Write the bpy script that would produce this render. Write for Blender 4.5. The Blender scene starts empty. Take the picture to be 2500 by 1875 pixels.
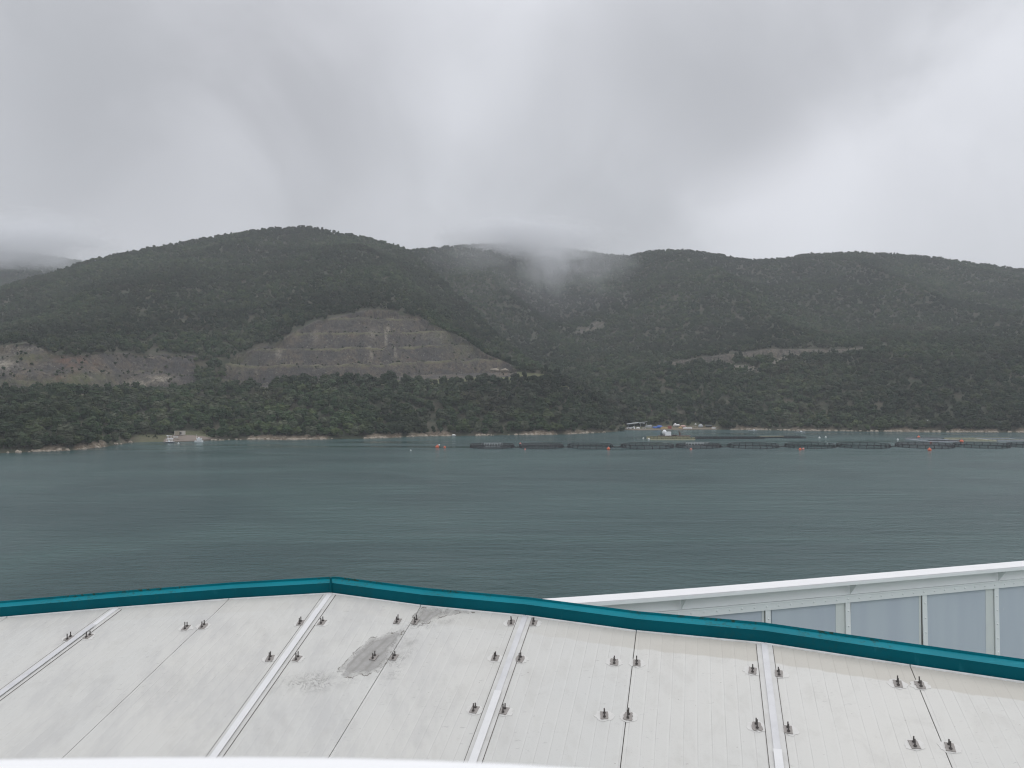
import bpy, math, random
import numpy as np
from mathutils import Vector, Matrix
random.seed(7); rng = np.random.default_rng(7)
S = bpy.context.scene; COL = S.collection
R = math.radians
# ---------------------------------------------------------------- camera
F = 1878.0; W0, H0 = 2500.0, 1875.0; CAMH = 29.0; PITCH = math.atan(23.5/F)
cd = bpy.data.cameras.new("camera"); cam = bpy.data.objects.new("camera", cd); COL.objects.link(cam)
cd.sensor_width = 36.0; cd.lens = F/W0*36.0; cd.clip_start = 0.05; cd.clip_end = 20000
cam.location = (0, 0, CAMH); cam.rotation_euler = (math.pi/2 + PITCH, 0, 0)
cd.dof.use_dof = True; cd.dof.focus_distance = 14.0; cd.dof.aperture_fstop = 7.5
S.camera = cam
SP, CP = math.sin(PITCH), math.cos(PITCH)
def ray(x, y):
    cx, cy = (x-W0/2)/F, -(y-H0/2)/F
    return Vector((cx, CP - SP*cy, SP + CP*cy))
def slope(y):
    cy = -(np.asarray(y, float)-H0/2)/F
    return (SP + CP*cy)/(CP - SP*cy)
def at(x, y, Y):
    r = ray(x, y); return Vector((0, 0, CAMH)) + r*(Y/r.y)
def on_z(x, y, z=0.0):
    r = ray(x, y); return Vector((0, 0, CAMH)) + r*((z-CAMH)/r.z)
# ---------------------------------------------------------------- world
EL, AZ = R(58), R(35)          # overcast sun, to the right of the view
w = bpy.data.worlds.new("World"); S.world = w; w.use_nodes = True
nt = w.node_tree; nt.nodes.clear()
def N(t, **k):
    n = nt.nodes.new(t)
    for a, b in k.items(): setattr(n, a, b)
    return n
def L(a, b): nt.links.new(a, b)
def math_(op, a, b=None, clamp=False):
    n = N('ShaderNodeMath', operation=op, use_clamp=clamp)
    for i, v in enumerate((a, b)):
        if v is None: continue
        if isinstance(v, (int, float)): n.inputs[i].default_value = v
        else: L(v, n.inputs[i])
    return n.outputs[0]
def mapr(v, a, b, c, d, smooth=True):
    n = N('ShaderNodeMapRange'); n.interpolation_type = 'SMOOTHSTEP' if smooth else 'LINEAR'
    L(v, n.inputs[0])
    for i, q in enumerate((a, b, c, d)): n.inputs[i+1].default_value = q
    return n.outputs[0]
geo = N('ShaderNodeTexCoord'); gen = geo.outputs['Generated']
sep = N('ShaderNodeSeparateXYZ'); L(gen, sep.inputs[0])
# the sky is looked at as a cloud ceiling: direction projected on a flat layer
zz = math_('ADD', math_('MAXIMUM', sep.outputs[2], 0.0), 0.22)
cx_ = math_('DIVIDE', sep.outputs[0], zz); cy_ = math_('DIVIDE', sep.outputs[1], zz)
cmb = N('ShaderNodeCombineXYZ'); L(cx_, cmb.inputs[0]); L(cy_, cmb.inputs[1])
def noise(vec, scale, detail, rough=0.5, dist=0.0):
    n = N('ShaderNodeTexNoise'); L(vec, n.inputs['Vector']); n.inputs['Scale'].default_value = scale
    n.inputs['Detail'].default_value = detail; n.inputs['Roughness'].default_value = rough; n.inputs['Distortion'].default_value = dist
    return n.outputs['Fac']
n1 = noise(gen, 1.9, 5, 0.5, 0.4); n2 = noise(gen, 4.6, 7, 0.52, 0.5)
cld = math_('ADD', math_('MULTIPLY', math_('SUBTRACT', n1, 0.5), 0.20), math_('MULTIPLY', math_('SUBTRACT', n2, 0.5), 0.36))
# bright break to the right: a cloud edge running from low centre right up to the right
a_, b_ = ray(1560, 620).normalized(), ray(2290, 20).normalized()
nn = a_.cross(b_).normalized()
if nn.dot(ray(2400, 500)) < 0: nn = -nn
dp = N('ShaderNodeVectorMath', operation='DOT_PRODUCT'); L(gen, dp.inputs[0]); dp.inputs[1].default_value = nn
edge = math_('ADD', dp.outputs['Value'], math_('MULTIPLY', cld, 0.35))
brk = mapr(edge, -0.035, 0.085, 0.0, 0.19)
brk = math_('MULTIPLY', brk, mapr(edge, 0.55, 0.12, 0.35, 1.0))
# darker patches upper left
def patch(x, y, c0, amt):
    d = N('ShaderNodeVectorMath', operation='DOT_PRODUCT'); L(gen, d.inputs[0]); d.inputs[1].default_value = ray(x, y).normalized()
    return mapr(math_('ADD', d.outputs['Value'], math_('MULTIPLY', cld, 0.10)), c0, 1.0, 0.0, amt)
lum = math_('ADD', math_('ADD', 0.65, cld), brk)
lum = math_('SUBTRACT', lum, patch(520, 220, 0.965, 0.10))
lum = math_('SUBTRACT', lum, patch(1580, 420, 0.975, 0.07))
lum = math_('SUBTRACT', lum, patch(1850, 60, 0.985, 0.07))
lum = math_('SUBTRACT', lum, patch(2450, 520, 0.985, 0.05))
lum = math_('ADD', lum, patch(480, 520, 0.985, 0.06))
lum = math_('ADD', lum, patch(1000, 60, 0.988, 0.04))
lum = math_('SUBTRACT', lum, patch(100, 350, 0.985, 0.05))
zen = mapr(sep.outputs[2], 0.36, 0.95, 1.0, 1.55)
lum = math_('MULTIPLY', lum, zen)
lum = math_('MULTIPLY', lum, mapr(sep.outputs[1], 0.1, -0.6, 1.0, 1.35))  # extra sky brightness added behind the camera to lift faces turned toward it
lum = math_('MULTIPLY', lum, mapr(sep.outputs[2], -0.25, -0.02, 0.25, 1.0))
hue = N('ShaderNodeMix', data_type='RGBA'); L(noise(gen, 2.3, 2), hue.inputs['Factor'])
hue.inputs[6].default_value = (0.955, 0.985, 1.035, 1); hue.inputs[7].default_value = (0.985, 0.985, 1.045, 1)
vm = N('ShaderNodeVectorMath', operation='SCALE'); L(hue.outputs[2], vm.inputs[0]); L(lum, vm.inputs['Scale'])
bg_cloud = N('ShaderNodeBackground'); L(vm.outputs[0], bg_cloud.inputs['Color']); bg_cloud.inputs['Strength'].default_value = 1.0
sky = N('ShaderNodeTexSky'); sky.sky_type = 'NISHITA'; sky.sun_disc = False; sky.sun_elevation = EL; sky.sun_rotation = AZ
bg_sky = N('ShaderNodeBackground'); L(sky.outputs[0], bg_sky.inputs['Color']); bg_sky.inputs['Strength'].default_value = 0.08
mx = N('ShaderNodeMixShader'); mx.inputs[0].default_value = 0.94      # cloud cover over the clear sky
L(bg_sky.outputs[0], mx.inputs[1]); L(bg_cloud.outputs[0], mx.inputs[2])
wo = N('ShaderNodeOutputWorld'); L(mx.outputs[0], wo.inputs['Surface'])
sd = bpy.data.lights.new("sun", 'SUN'); sd.energy = 0.7; sd.angle = R(25); sd.color = (1, 0.97, 0.93)
sun = bpy.data.objects.new("sun", sd); COL.objects.link(sun)
sdir = Vector((math.sin(AZ)*math.cos(EL), math.cos(AZ)*math.cos(EL), math.sin(EL)))
sun.rotation_euler = sdir.to_track_quat('Z', 'Y').to_euler(); sun.location = (0, 0, 60)
S.view_settings.view_transform = 'Standard'; S.view_settings.look = 'None'
S.view_settings.exposure = 0.0; S.view_settings.gamma = 1.0; S.view_settings.use_curve_mapping = False
S.cycles.filter_width = 1.15; S.cycles.volume_bounces = 3; S.cycles.max_bounces = 8; S.cycles.diffuse_bounces = 3; S.cycles.transparent_max_bounces = 12
S.cycles.use_denoising = True; S.cycles.denoiser = 'OPENIMAGEDENOISE'; S.cycles.denoising_prefilter = 'ACCURATE'; S.cycles.denoising_input_passes = 'RGB_ALBEDO_NORMAL'; S.cycles.volume_step_rate = 2.0; S.cycles.volume_max_steps = 128

# ---------------------------------------------------------------- materials
MATS = {}
def newmat(name):
    global nt
    m = bpy.data.materials.new(name); m.use_nodes = True; nt = m.node_tree
    b = nt.nodes['Principled BSDF']; MATS[name] = m
    return m, b
def mixc(fac, a, b, blend='MIX'):
    n = N('ShaderNodeMix', data_type='RGBA'); n.blend_type = blend; n.clamp_factor = True
    if isinstance(fac, (int, float)): n.inputs[0].default_value = fac
    else: L(fac, n.inputs[0])
    for i, v in ((6, a), (7, b)):
        if isinstance(v, tuple): n.inputs[i].default_value = (*v[:3], 1)
        else: L(v, n.inputs[i])
    return n.outputs[2]
def coord(kind='Object', scale=(1, 1, 1)):
    t = N('ShaderNodeTexCoord'); m = N('ShaderNodeMapping'); L(t.outputs[kind], m.inputs[0]); m.inputs['Scale'].default_value = scale
    return m.outputs[0]
def position(scale=(1, 1, 1)):
    t = N('ShaderNodeNewGeometry'); m = N('ShaderNodeMapping'); L(t.outputs['Position'], m.inputs[0]); m.inputs['Scale'].default_value = scale
    return m.outputs[0]
def bump(h, strength, dist, b):
    n = N('ShaderNodeBump'); n.inputs['Strength'].default_value = strength; n.inputs['Distance'].default_value = dist
    L(h, n.inputs['Height']); L(n.outputs[0], b.inputs['Normal']); return n
def simple(name, col, rough=0.6, var=0.15, scale=3.0, metal=0.0, dirt=None, bmp=0.0):
    m, b = newmat(name)
    v = coord('Object')
    nz = noise(v, scale, 5, 0.6)
    c2 = dirt or tuple(c*(1-var*2) for c in col)
    f = mapr(nz, 0.35, 0.75, 0.0, 1.0 if dirt is None else 0.6)
    L(mixc(f, col, c2), b.inputs['Base Color']); b.inputs['Roughness'].default_value = rough; b.inputs['Metallic'].default_value = metal
    if bmp: bump(nz, bmp, 0.02, b)
    return m

# roof panel: off-white paint, long shallow grooves, dirty band below the coaming
def roof_mat():
    m, b = newmat('roof_paint')
    uv = N('ShaderNodeUVMap'); s = N('ShaderNodeSeparateXYZ'); L(uv.outputs[0], s.inputs[0])
    u, v = s.outputs[0], s.outputs[1]     # u in metres across, v in metres from the far edge
    pos = position(); oi = N('ShaderNodeObjectInfo')
    wob = noise(pos, 1.2, 3)
    uu = math_('ADD', u, math_('MULTIPLY', wob, 0.012))
    fr = math_('FRACT', math_('DIVIDE', uu, 0.105))
    d = math_('ABSOLUTE', math_('SUBTRACT', fr, 0.5))
    line = mapr(d, 0.0, 0.045, 1.0, 0.0)
    wide = mapr(d, 0.0, 0.22, 1.0, 0.0)
    broken = mapr(noise(position((1.0, 1.0, 1.0)), 2.6, 4, 0.6), 0.42, 0.62, 0.0, 1.0)
    ln = math_('MULTIPLY', line, math_('ADD', math_('MULTIPLY', broken, 0.65), 0.25))
    base = mixc(noise(pos, 0.9, 3), (0.625, 0.612, 0.568), (0.56, 0.565, 0.545))
    base = mixc(mapr(oi.outputs['Random'], 0, 1, 0.0, 0.35, False), base, (0.66, 0.645, 0.60))
    blot = mapr(noise(position((4.5, 3.0, 4)), 1.0, 7, 0.7, 0.4), 0.46, 0.70, 0.0, 0.45)
    base = mixc(blot, base, (0.50, 0.49, 0.455))
    base = mixc(math_('MULTIPLY', ln, 0.55), base, (0.36, 0.345, 0.315))
    base = mixc(math_('MULTIPLY', wide, 0.10), base, (0.80, 0.80, 0.78))
    # scuffs: short streaks
    sc = mapr(noise(position((14, 45, 30)), 1.0, 4, 0.65), 0.62, 0.70, 0.0, 0.42)
    sc = math_('MULTIPLY', sc, mapr(noise(pos, 1.6, 2), 0.38, 0.56, 0.0, 1.0))
    base = mixc(sc, base, (0.34, 0.33, 0.32))
    sp = mapr(noise(position((30, 55, 40)), 1.0, 2, 0.5), 0.74, 0.78, 0.0, 0.6)
    base = mixc(sp, base, (0.25, 0.22, 0.20))
    # damp, dirty band along the far edge, strong on the starboard panels
    px = N('ShaderNodeSeparateXYZ'); L(pos, px.inputs[0])
    wv = math_('ADD', v, math_('MULTIPLY', math_('SUBTRACT', noise(pos, 7, 4), 0.5), 0.07))
    band = mapr(wv, 0.27, 0.245, 0.0, 1.0)
    band = math_('MULTIPLY', band, mapr(px.outputs[0], -0.4, 2.0, 0.12, 0.62))
    base = mixc(band, base, (0.47, 0.44, 0.375))
    # a large worn, cooler patch on the port panels
    pw = mapr(noise(position((2.6, 1.0, 1)), 1.0, 8, 0.72, 0.2), 0.44, 0.64, 0.0, 0.42)
    base = mixc(math_('MULTIPLY', pw, mapr(px.outputs[0], 0.6, -1.2, 0.0, 1.0)), base, (0.455, 0.45, 0.44))
    L(base, b.inputs['Base Color']); b.inputs['Roughness'].default_value = 0.55
    hh = math_('ADD', math_('MULTIPLY', wide, -0.35), math_('MULTIPLY', noise(pos, 18, 4, 0.6), 0.5))
    hh = math_('ADD', hh, math_('MULTIPLY', line, -0.6))
    bump(hh, 0.35, 0.006, b)
    return m
roof_mat()
simple('strip_white', (0.64, 0.64, 0.645), 0.5, scale=9, dirt=(0.52, 0.52, 0.53))
simple('strip_new', (0.74, 0.74, 0.735), 0.5, scale=9, dirt=(0.68, 0.68, 0.68))
simple('sealant', (0.62, 0.615, 0.59), 0.6, scale=8, dirt=(0.50, 0.49, 0.46))
simple('seam_dark', (0.13, 0.12, 0.11), 0.9)
simple('edge_white', (0.78, 0.78, 0.77), 0.5, scale=10, dirt=(0.55, 0.55, 0.52))
def peeled():
    m, b = newmat('peeled_grey'); pos = position()
    dp_ = N('ShaderNodeVectorMath', operation='DOT_PRODUCT'); L(pos, dp_.inputs[0]); dp_.inputs[1].default_value = (0.93, -0.36, 0.10)
    w_ = math_('FRACT', math_('DIVIDE', math_('ADD', dp_.outputs['Value'], math_('MULTIPLY', noise(pos, 5, 3), 0.03)), 0.075))
    c = mixc(mapr(noise(pos, 14, 6, 0.7), 0.35, 0.7, 0, 1), (0.50, 0.49, 0.475), (0.43, 0.42, 0.40))
    c = mixc(mapr(math_('ABSOLUTE', math_('SUBTRACT', w_, 0.5)), 0.0, 0.25, 0.45, 0.0), c, (0.33, 0.315, 0.295))
    c = mixc(mapr(noise(pos, 9, 5, 0.7), 0.60, 0.66, 0, 0.6), c, (0.62, 0.61, 0.59))
    L(c, b.inputs['Base Color']); b.inputs['Roughness'].default_value = 0.8
peeled()
simple('peeled_edge', (0.30, 0.275, 0.25), 0.9)
simple('plate_steel', (0.33, 0.305, 0.285), 0.7, scale=40, dirt=(0.30, 0.28, 0.26), bmp=0.3)
simple('stud_steel', (0.085, 0.075, 0.07), 0.6, scale=50)
simple('ring_patch', (0.68, 0.67, 0.64), 0.6, scale=12, dirt=(0.55, 0.54, 0.51))
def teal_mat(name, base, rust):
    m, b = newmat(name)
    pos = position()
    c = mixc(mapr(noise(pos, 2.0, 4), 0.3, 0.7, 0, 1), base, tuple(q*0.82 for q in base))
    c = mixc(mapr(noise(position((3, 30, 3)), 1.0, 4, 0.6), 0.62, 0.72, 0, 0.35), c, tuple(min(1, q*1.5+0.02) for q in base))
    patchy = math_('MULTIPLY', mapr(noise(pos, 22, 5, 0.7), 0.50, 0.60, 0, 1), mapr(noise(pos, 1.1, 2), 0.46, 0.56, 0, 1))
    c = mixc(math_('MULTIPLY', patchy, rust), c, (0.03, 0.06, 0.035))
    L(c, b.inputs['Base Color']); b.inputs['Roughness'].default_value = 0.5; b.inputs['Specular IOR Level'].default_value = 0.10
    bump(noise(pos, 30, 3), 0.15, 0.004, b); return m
teal_mat('teal_shaded', (0.0, 0.100, 0.130), 0.15)  # coaming face: shade painted in as a darker copy of the one teal
teal_mat('teal_lit', (0.0, 0.205, 0.260), 0.5)  # flange: same teal, brightened in colour for the sky light on it
teal_mat('teal_midtone', (0.0, 0.160, 0.200), 0.95)  # upstand: same teal again, its half shade put into the colour
def white_mat(name, base, dirt, rust=0.3):
    m, b = newmat(name); pos = position()
    c = mixc(mapr(noise(pos, 1.7, 5, 0.6), 0.45, 0.8, 0, 0.8), base, dirt)
    c = mixc(math_('MULTIPLY', mapr(noise(position((9, 9, 2.0)), 1.0, 5, 0.7), 0.66, 0.74, 0, 1), rust), c, (0.42, 0.33, 0.22))
    L(c, b.inputs['Base Color']); b.inputs['Roughness'].default_value = 0.42
    bump(noise(pos, 9, 5), 0.12, 0.01, b); return m
white_mat('bulwark_cap', (0.86, 0.86, 0.86), (0.80, 0.80, 0.795), 0.1)
white_mat('bulwark_white', (0.89, 0.925, 0.915), (0.83, 0.86, 0.85), 0.3)
white_mat('ledge_white', (0.93, 0.93, 0.93), (0.88, 0.88, 0.88), 0.0)
white_mat('hull_white', (0.72, 0.73, 0.73), (0.6, 0.61, 0.6), 0.4)
def panel_mat():
    m, b = newmat('panel_bluegrey'); pos = position()
    c = mixc(mapr(noise(position((2.2, 2.2, 0.25)), 1.0, 3), 0.35, 0.65, 0, 1), (0.53, 0.59, 0.655), (0.575, 0.64, 0.69))
    fl = math_('MULTIPLY', mapr(noise(position((16, 16, 24)), 1.0, 3, 0.6), 0.70, 0.72, 0, 1), mapr(noise(pos, 1.4, 2), 0.52, 0.58, 0, 1))
    c = mixc(fl, c, (0.78, 0.79, 0.78))
    L(c, b.inputs['Base Color']); b.inputs['Roughness'].default_value = 0.45; return m
panel_mat()
simple('panel_margin', (0.74, 0.78, 0.75), 0.5, scale=4, dirt=(0.68, 0.71, 0.71))
simple('deck_green', (0.10, 0.16, 0.13), 0.8, scale=2)

# water
def water_mat():
    m, b = newmat('sea_water'); pos = position()
    wx = N('ShaderNodeMapping'); L(pos, wx.inputs[0]); wx.inputs['Rotation'].default_value = (0, 0, R(-38)); wx.inputs['Scale'].default_value = (0.7, 1.0, 1)
    big = noise(position((0.008, 0.016, 1)), 1.0, 4, 0.5, 1.2)
    rip = noise(wx.outputs[0], 0.6, 8, 0.62); swell = noise(wx.outputs[0], 0.10, 3, 0.5); fine = noise(wx.outputs[0], 4.0, 3, 0.6)
    w2 = N('ShaderNodeMapping'); L(pos, w2.inputs[0]); w2.inputs['Rotation'].default_value = (0, 0, R(-30)); w2.inputs['Scale'].default_value = (0.035, 0.22, 1); sw2 = noise(w2.outputs[0], 1.0, 4, 0.55, 0.5)
    w3 = N('ShaderNodeMapping'); L(pos, w3.inputs[0]); w3.inputs['Rotation'].default_value = (0, 0, R(-20)); w3.inputs['Scale'].default_value = (0.016, 0.035, 1); gust = noise(w3.outputs[0], 1.0, 6, 0.62, 1.4)
    h = math_('ADD', math_('ADD', math_('MULTIPLY', rip, 0.62), math_('ADD', math_('MULTIPLY', swell, 0.5), math_('MULTIPLY', sw2, 0.8))), math_('MULTIPLY', fine, 0.05))
    c = mixc(mapr(big, 0.35, 0.65, 0, 1), (0.050, 0.101, 0.100), (0.033, 0.072, 0.075))
    L(c, b.inputs['Base Color'])
    # calm slicks between the cages and the shore
    sl = noise(position((0.006, 0.05, 1)), 1.0, 5, 0.6, 1.2)
    py = N('ShaderNodeSeparateXYZ'); L(pos, py.inputs[0])
    slick = math_('MULTIPLY', mapr(sl, 0.52, 0.62, 0, 1), mapr(py.outputs[1], 330, 420, 0, 1))
    L(mapr(math_('MULTIPLY', slick, 1.0), 0, 1, 0.22, 0.08, False), b.inputs['Roughness'])
    b.inputs['IOR'].default_value = 1.33
    b.inputs['Specular IOR Level'].default_value = 0.5
    n = N('ShaderNodeBump'); L(h, n.inputs['Height']); n.inputs['Distance'].default_value = 0.75
    L(math_('MULTIPLY', mapr(slick, 0, 1, 1.0, 0.35, False), mapr(gust, 0.35, 0.65, 0.45, 1.0)), n.inputs['Strength']); L(n.outputs[0], b.inputs['Normal'])
    return m
water_mat()
# land
def land_mat():
    m, b = newmat('hill_ground'); pos = position()
    at_ = N('ShaderNodeAttribute'); at_.attribute_name = 'rock'; rk = at_.outputs['Fac']
    sh = N('ShaderNodeAttribute'); sh.attribute_name = 'shore'
    gr = N('ShaderNodeAttribute'); gr.attribute_name = 'grass'
    earth = mixc(mapr(noise(pos, 0.08, 5), 0.35, 0.65, 0, 1), (0.045, 0.055, 0.030), (0.085, 0.075, 0.050))
    streak = noise(position((0.45, 0.45, 0.06)), 1.0, 6, 0.65)
    rock = mixc(mapr(noise(pos, 0.035, 4, 0.6), 0.40, 0.62, 0, 1), (0.100, 0.085, 0.070), (0.145, 0.118, 0.085))
    rock = mixc(mapr(noise(position((0.07, 0.07, 0.045)), 1.0, 6, 0.7, 0.5), 0.42, 0.60, 0, 0.75), rock, (0.062, 0.060, 0.060))
    rock = mixc(mapr(noise(position((0.10, 0.10, 0.02)), 1.0, 6, 0.75, 0.4), 0.56, 0.66, 0, 0.6), rock, (0.20, 0.175, 0.13))
    rock = mixc(mapr(streak, 0.46, 0.62, 0, 0.85), rock, (0.055, 0.051, 0.050))
    rock = mixc(mapr(noise(position((0.7, 0.7, 0.16)), 1.0, 4, 0.7), 0.60, 0.68, 0, 0.8), rock, (0.27, 0.25, 0.205))
    rock = mixc(mapr(noise(pos, 0.06, 3, 0.6), 0.60, 0.68, 0, 0.5), rock, (0.16, 0.115, 0.085))
    nrm = N('ShaderNodeNewGeometry'); sn = N('ShaderNodeSeparateXYZ'); L(nrm.outputs['True Normal'], sn.inputs[0])
    bn_ = N('ShaderNodeAttribute'); bn_.attribute_name = 'bench'; flat = math_('MULTIPLY', bn_.outputs['Fac'], mapr(noise(pos, 0.07, 5, 0.7), 0.38, 0.58, 0.08, 0.75))
    pl_ = N('ShaderNodeAttribute'); pl_.attribute_name = 'pale'
    rock = mixc(math_('MULTIPLY', pl_.outputs['Fac'], mapr(noise(pos, 0.35, 5, 0.7), 0.38, 0.6, 0.15, 1)), rock, (0.36, 0.325, 0.26))
    gn_ = N('ShaderNodeAttribute'); gn_.attribute_name = 'green'; rock = mixc(math_('MULTIPLY', gn_.outputs['Fac'], mapr(noise(pos, 0.12, 5, 0.7), 0.40, 0.6, 0.2, .9)), rock, (0.095, 0.105, 0.045))
    rd_ = N('ShaderNodeAttribute'); rd_.attribute_name = 'red'; rock = mixc(math_('MULTIPLY', rd_.outputs['Fac'], mapr(noise(pos, 0.15, 5, 0.7), 0.42, 0.6, 0.0, .8)), rock, (0.19, 0.115, 0.08))
    rock = mixc(flat, rock, mixc(noise(pos, 0.12, 4), (0.100, 0.112, 0.050), (0.21, 0.185, 0.12)))
    c = mixc(gr.outputs['Fac'], earth, mixc(noise(pos, 0.25, 5), (0.10, 0.125, 0.05), (0.17, 0.155, 0.085)))
    c = mixc(mapr(math_('ADD', rk, math_('MULTIPLY', math_('SUBTRACT', noise(pos, 0.15, 5, 0.6), 0.5), 0.5)), 0.35, 0.6, 0, 1), c, rock)
    tan = mixc(mapr(noise(pos, 0.5, 5, 0.65), 0.40, 0.68, 0, 1), (0.18, 0.135, 0.092), (0.35, 0.295, 0.225))
    tan = mixc(mapr(noise(position((1, 1, 2)), 0.9, 4), 0.55, 0.65, 0, 0.8), tan, (0.10, 0.085, 0.07))
    c = mixc(sh.outputs['Fac'], c, tan)
    L(c, b.inputs['Base Color']); b.inputs['Roughness'].default_value = 0.95
    bump(math_('ADD', noise(position((0.6, 0.6, 0.15)), 1.0, 6, 0.7), noise(pos, 0.25, 4, 0.6)), 0.9, 2.0, b)
    return m
land_mat()
def leaf_mat(name, a, c_, d):
    m, b = newmat(name); oi = N('ShaderNodeObjectInfo'); pos = position()
    c = mixc(mapr(oi.outputs['Random'], 0, 1, 0, 1, False), a, c_)
    c = mixc(mapr(noise(pos, 0.010, 5, 0.6), 0.42, 0.60, 0, 0.85), c, d)
    c = mixc(mapr(noise(pos, 0.022, 4, 0.6), 0.56, 0.66, 0, 0.55), c, tuple(q*2.1 for q in d))
    c = mixc(mapr(noise(position((0.017, 0.017, 0.03)), 1.0, 4, 0.6), 0.58, 0.68, 0, 0.6), c, (0.062, 0.050, 0.034))
    c = mixc(mapr(noise(pos, 0.35, 3, 0.6), 0.45, 0.65, 0, 0.35), c, tuple(q*1.9 for q in a))
    c = mixc(mapr(oi.outputs['Random'], 0.90, 0.94, 0, 0.22), c, tuple(q*3.0 for q in d))
    vmul = N('ShaderNodeVectorMath', operation='SCALE'); L(c, vmul.inputs[0]); L(mapr(noise(position((0.006, 0.006, 0.012)), 1.0, 5, 0.6, 0.5), 0.36, 0.64, 0.50, 1.15), vmul.inputs['Scale'])
    L(vmul.outputs[0], b.inputs['Base Color']); b.inputs['Roughness'].default_value = 0.85
    b.inputs['Specular IOR Level'].default_value = 0.2
    return m
leaf_mat('leaf_dark', (0.020, 0.038, 0.016), (0.038, 0.060, 0.024), (0.034, 0.046, 0.026))
leaf_mat('leaf_olive', (0.032, 0.052, 0.019), (0.072, 0.088, 0.036), (0.046, 0.056, 0.028))
leaf_mat('leaf_grey', (0.040, 0.054, 0.030), (0.080, 0.086, 0.054), (0.052, 0.058, 0.038))
leaf_mat('leaf_pink', (0.34, 0.13, 0.17), (0.36, 0.15, 0.19), (0.30, 0.12, 0.15))
simple('bark', (0.09, 0.07, 0.055), 0.9)
simple('rock_pale', (0.42, 0.36, 0.29), 0.9, scale=0.6, dirt=(0.17, 0.14, 0.11), bmp=0.6)
simple('cage_black', (0.018, 0.018, 0.021), 0.6, scale=0.5)
simple('cage_yellow', (0.44, 0.42, 0.28), 0.6, scale=0.5, dirt=(0.34, 0.33, 0.22))
simple('cage_pale', (0.42, 0.44, 0.47), 0.6, scale=0.5, dirt=(0.27, 0.28, 0.30))
simple('cage_white', (0.62, 0.64, 0.64), 0.6, scale=0.5, dirt=(0.4, 0.4, 0.4))
def net_mat(name, col, alpha):
    m, b = newmat(name)
    L(mixc(mapr(noise(coord('Object'), 0.6, 4), 0.35, 0.65, 0, 1), col, tuple(q*0.6 for q in col)), b.inputs['Base Color'])
    b.inputs['Roughness'].default_value = 0.9; b.inputs['Alpha'].default_value = alpha; return m
net_mat('net_brown', (0.085, 0.070, 0.078), 0.5)
net_mat('net_green', (0.035, 0.060, 0.058), 0.45)
net_mat('net_thin', (0.050, 0.050, 0.056), 0.32)
net_mat('net_yellow', (0.30, 0.28, 0.17), 0.8)
simple('buoy_orange', (0.72, 0.14, 0.055), 0.5, scale=1.5, dirt=(0.55, 0.16, 0.10))
simple('buoy_pink', (0.62, 0.22, 0.18), 0.5, scale=1.5, dirt=(0.5, 0.25, 0.2))
simple('buoy_white', (0.78, 0.78, 0.76), 0.5, scale=1.5)
simple('boat_white', (0.88, 0.89, 0.90), 0.4, scale=0.8, dirt=(0.80, 0.81, 0.82))
simple('boat_navy', (0.02, 0.028, 0.045), 0.4)
simple('glass_dark', (0.03, 0.035, 0.04), 0.15)
simple('stone_tan', (0.42, 0.37, 0.28), 0.9, scale=1.2, dirt=(0.22, 0.19, 0.14))
simple('stone_pale', (0.58, 0.55, 0.50), 0.9, scale=1.5, dirt=(0.34, 0.32, 0.28))
simple('concrete', (0.22, 0.18, 0.15), 0.9, scale=0.25, dirt=(0.14, 0.12, 0.095))
simple('ramp_tan', (0.27, 0.22, 0.17), 0.9, scale=0.3, dirt=(0.16, 0.13, 0.10))
simple('wall_grey', (0.55, 0.57, 0.59), 0.7, scale=0.6)
simple('roof_grey', (0.42, 0.44, 0.45), 0.7, scale=0.6)
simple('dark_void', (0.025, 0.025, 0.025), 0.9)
simple('tarp_blue', (0.045, 0.14, 0.50), 0.6, scale=0.7)
simple('crate_ochre', (0.55, 0.39, 0.18), 0.8, scale=0.8)
simple('crate_red', (0.33, 0.085, 0.06), 0.8, scale=0.8)
simple('heap_pink', (0.55, 0.36, 0.31), 0.9, scale=0.8)
simple('tarp_white', (0.80, 0.80, 0.79), 0.7, scale=0.8)
simple('crane_rust', (0.10, 0.045, 0.035), 0.8)
simple('rope', (0.05, 0.05, 0.05), 0.9)
simple('gull_white', (0.75, 0.76, 0.77), 0.8)

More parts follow.
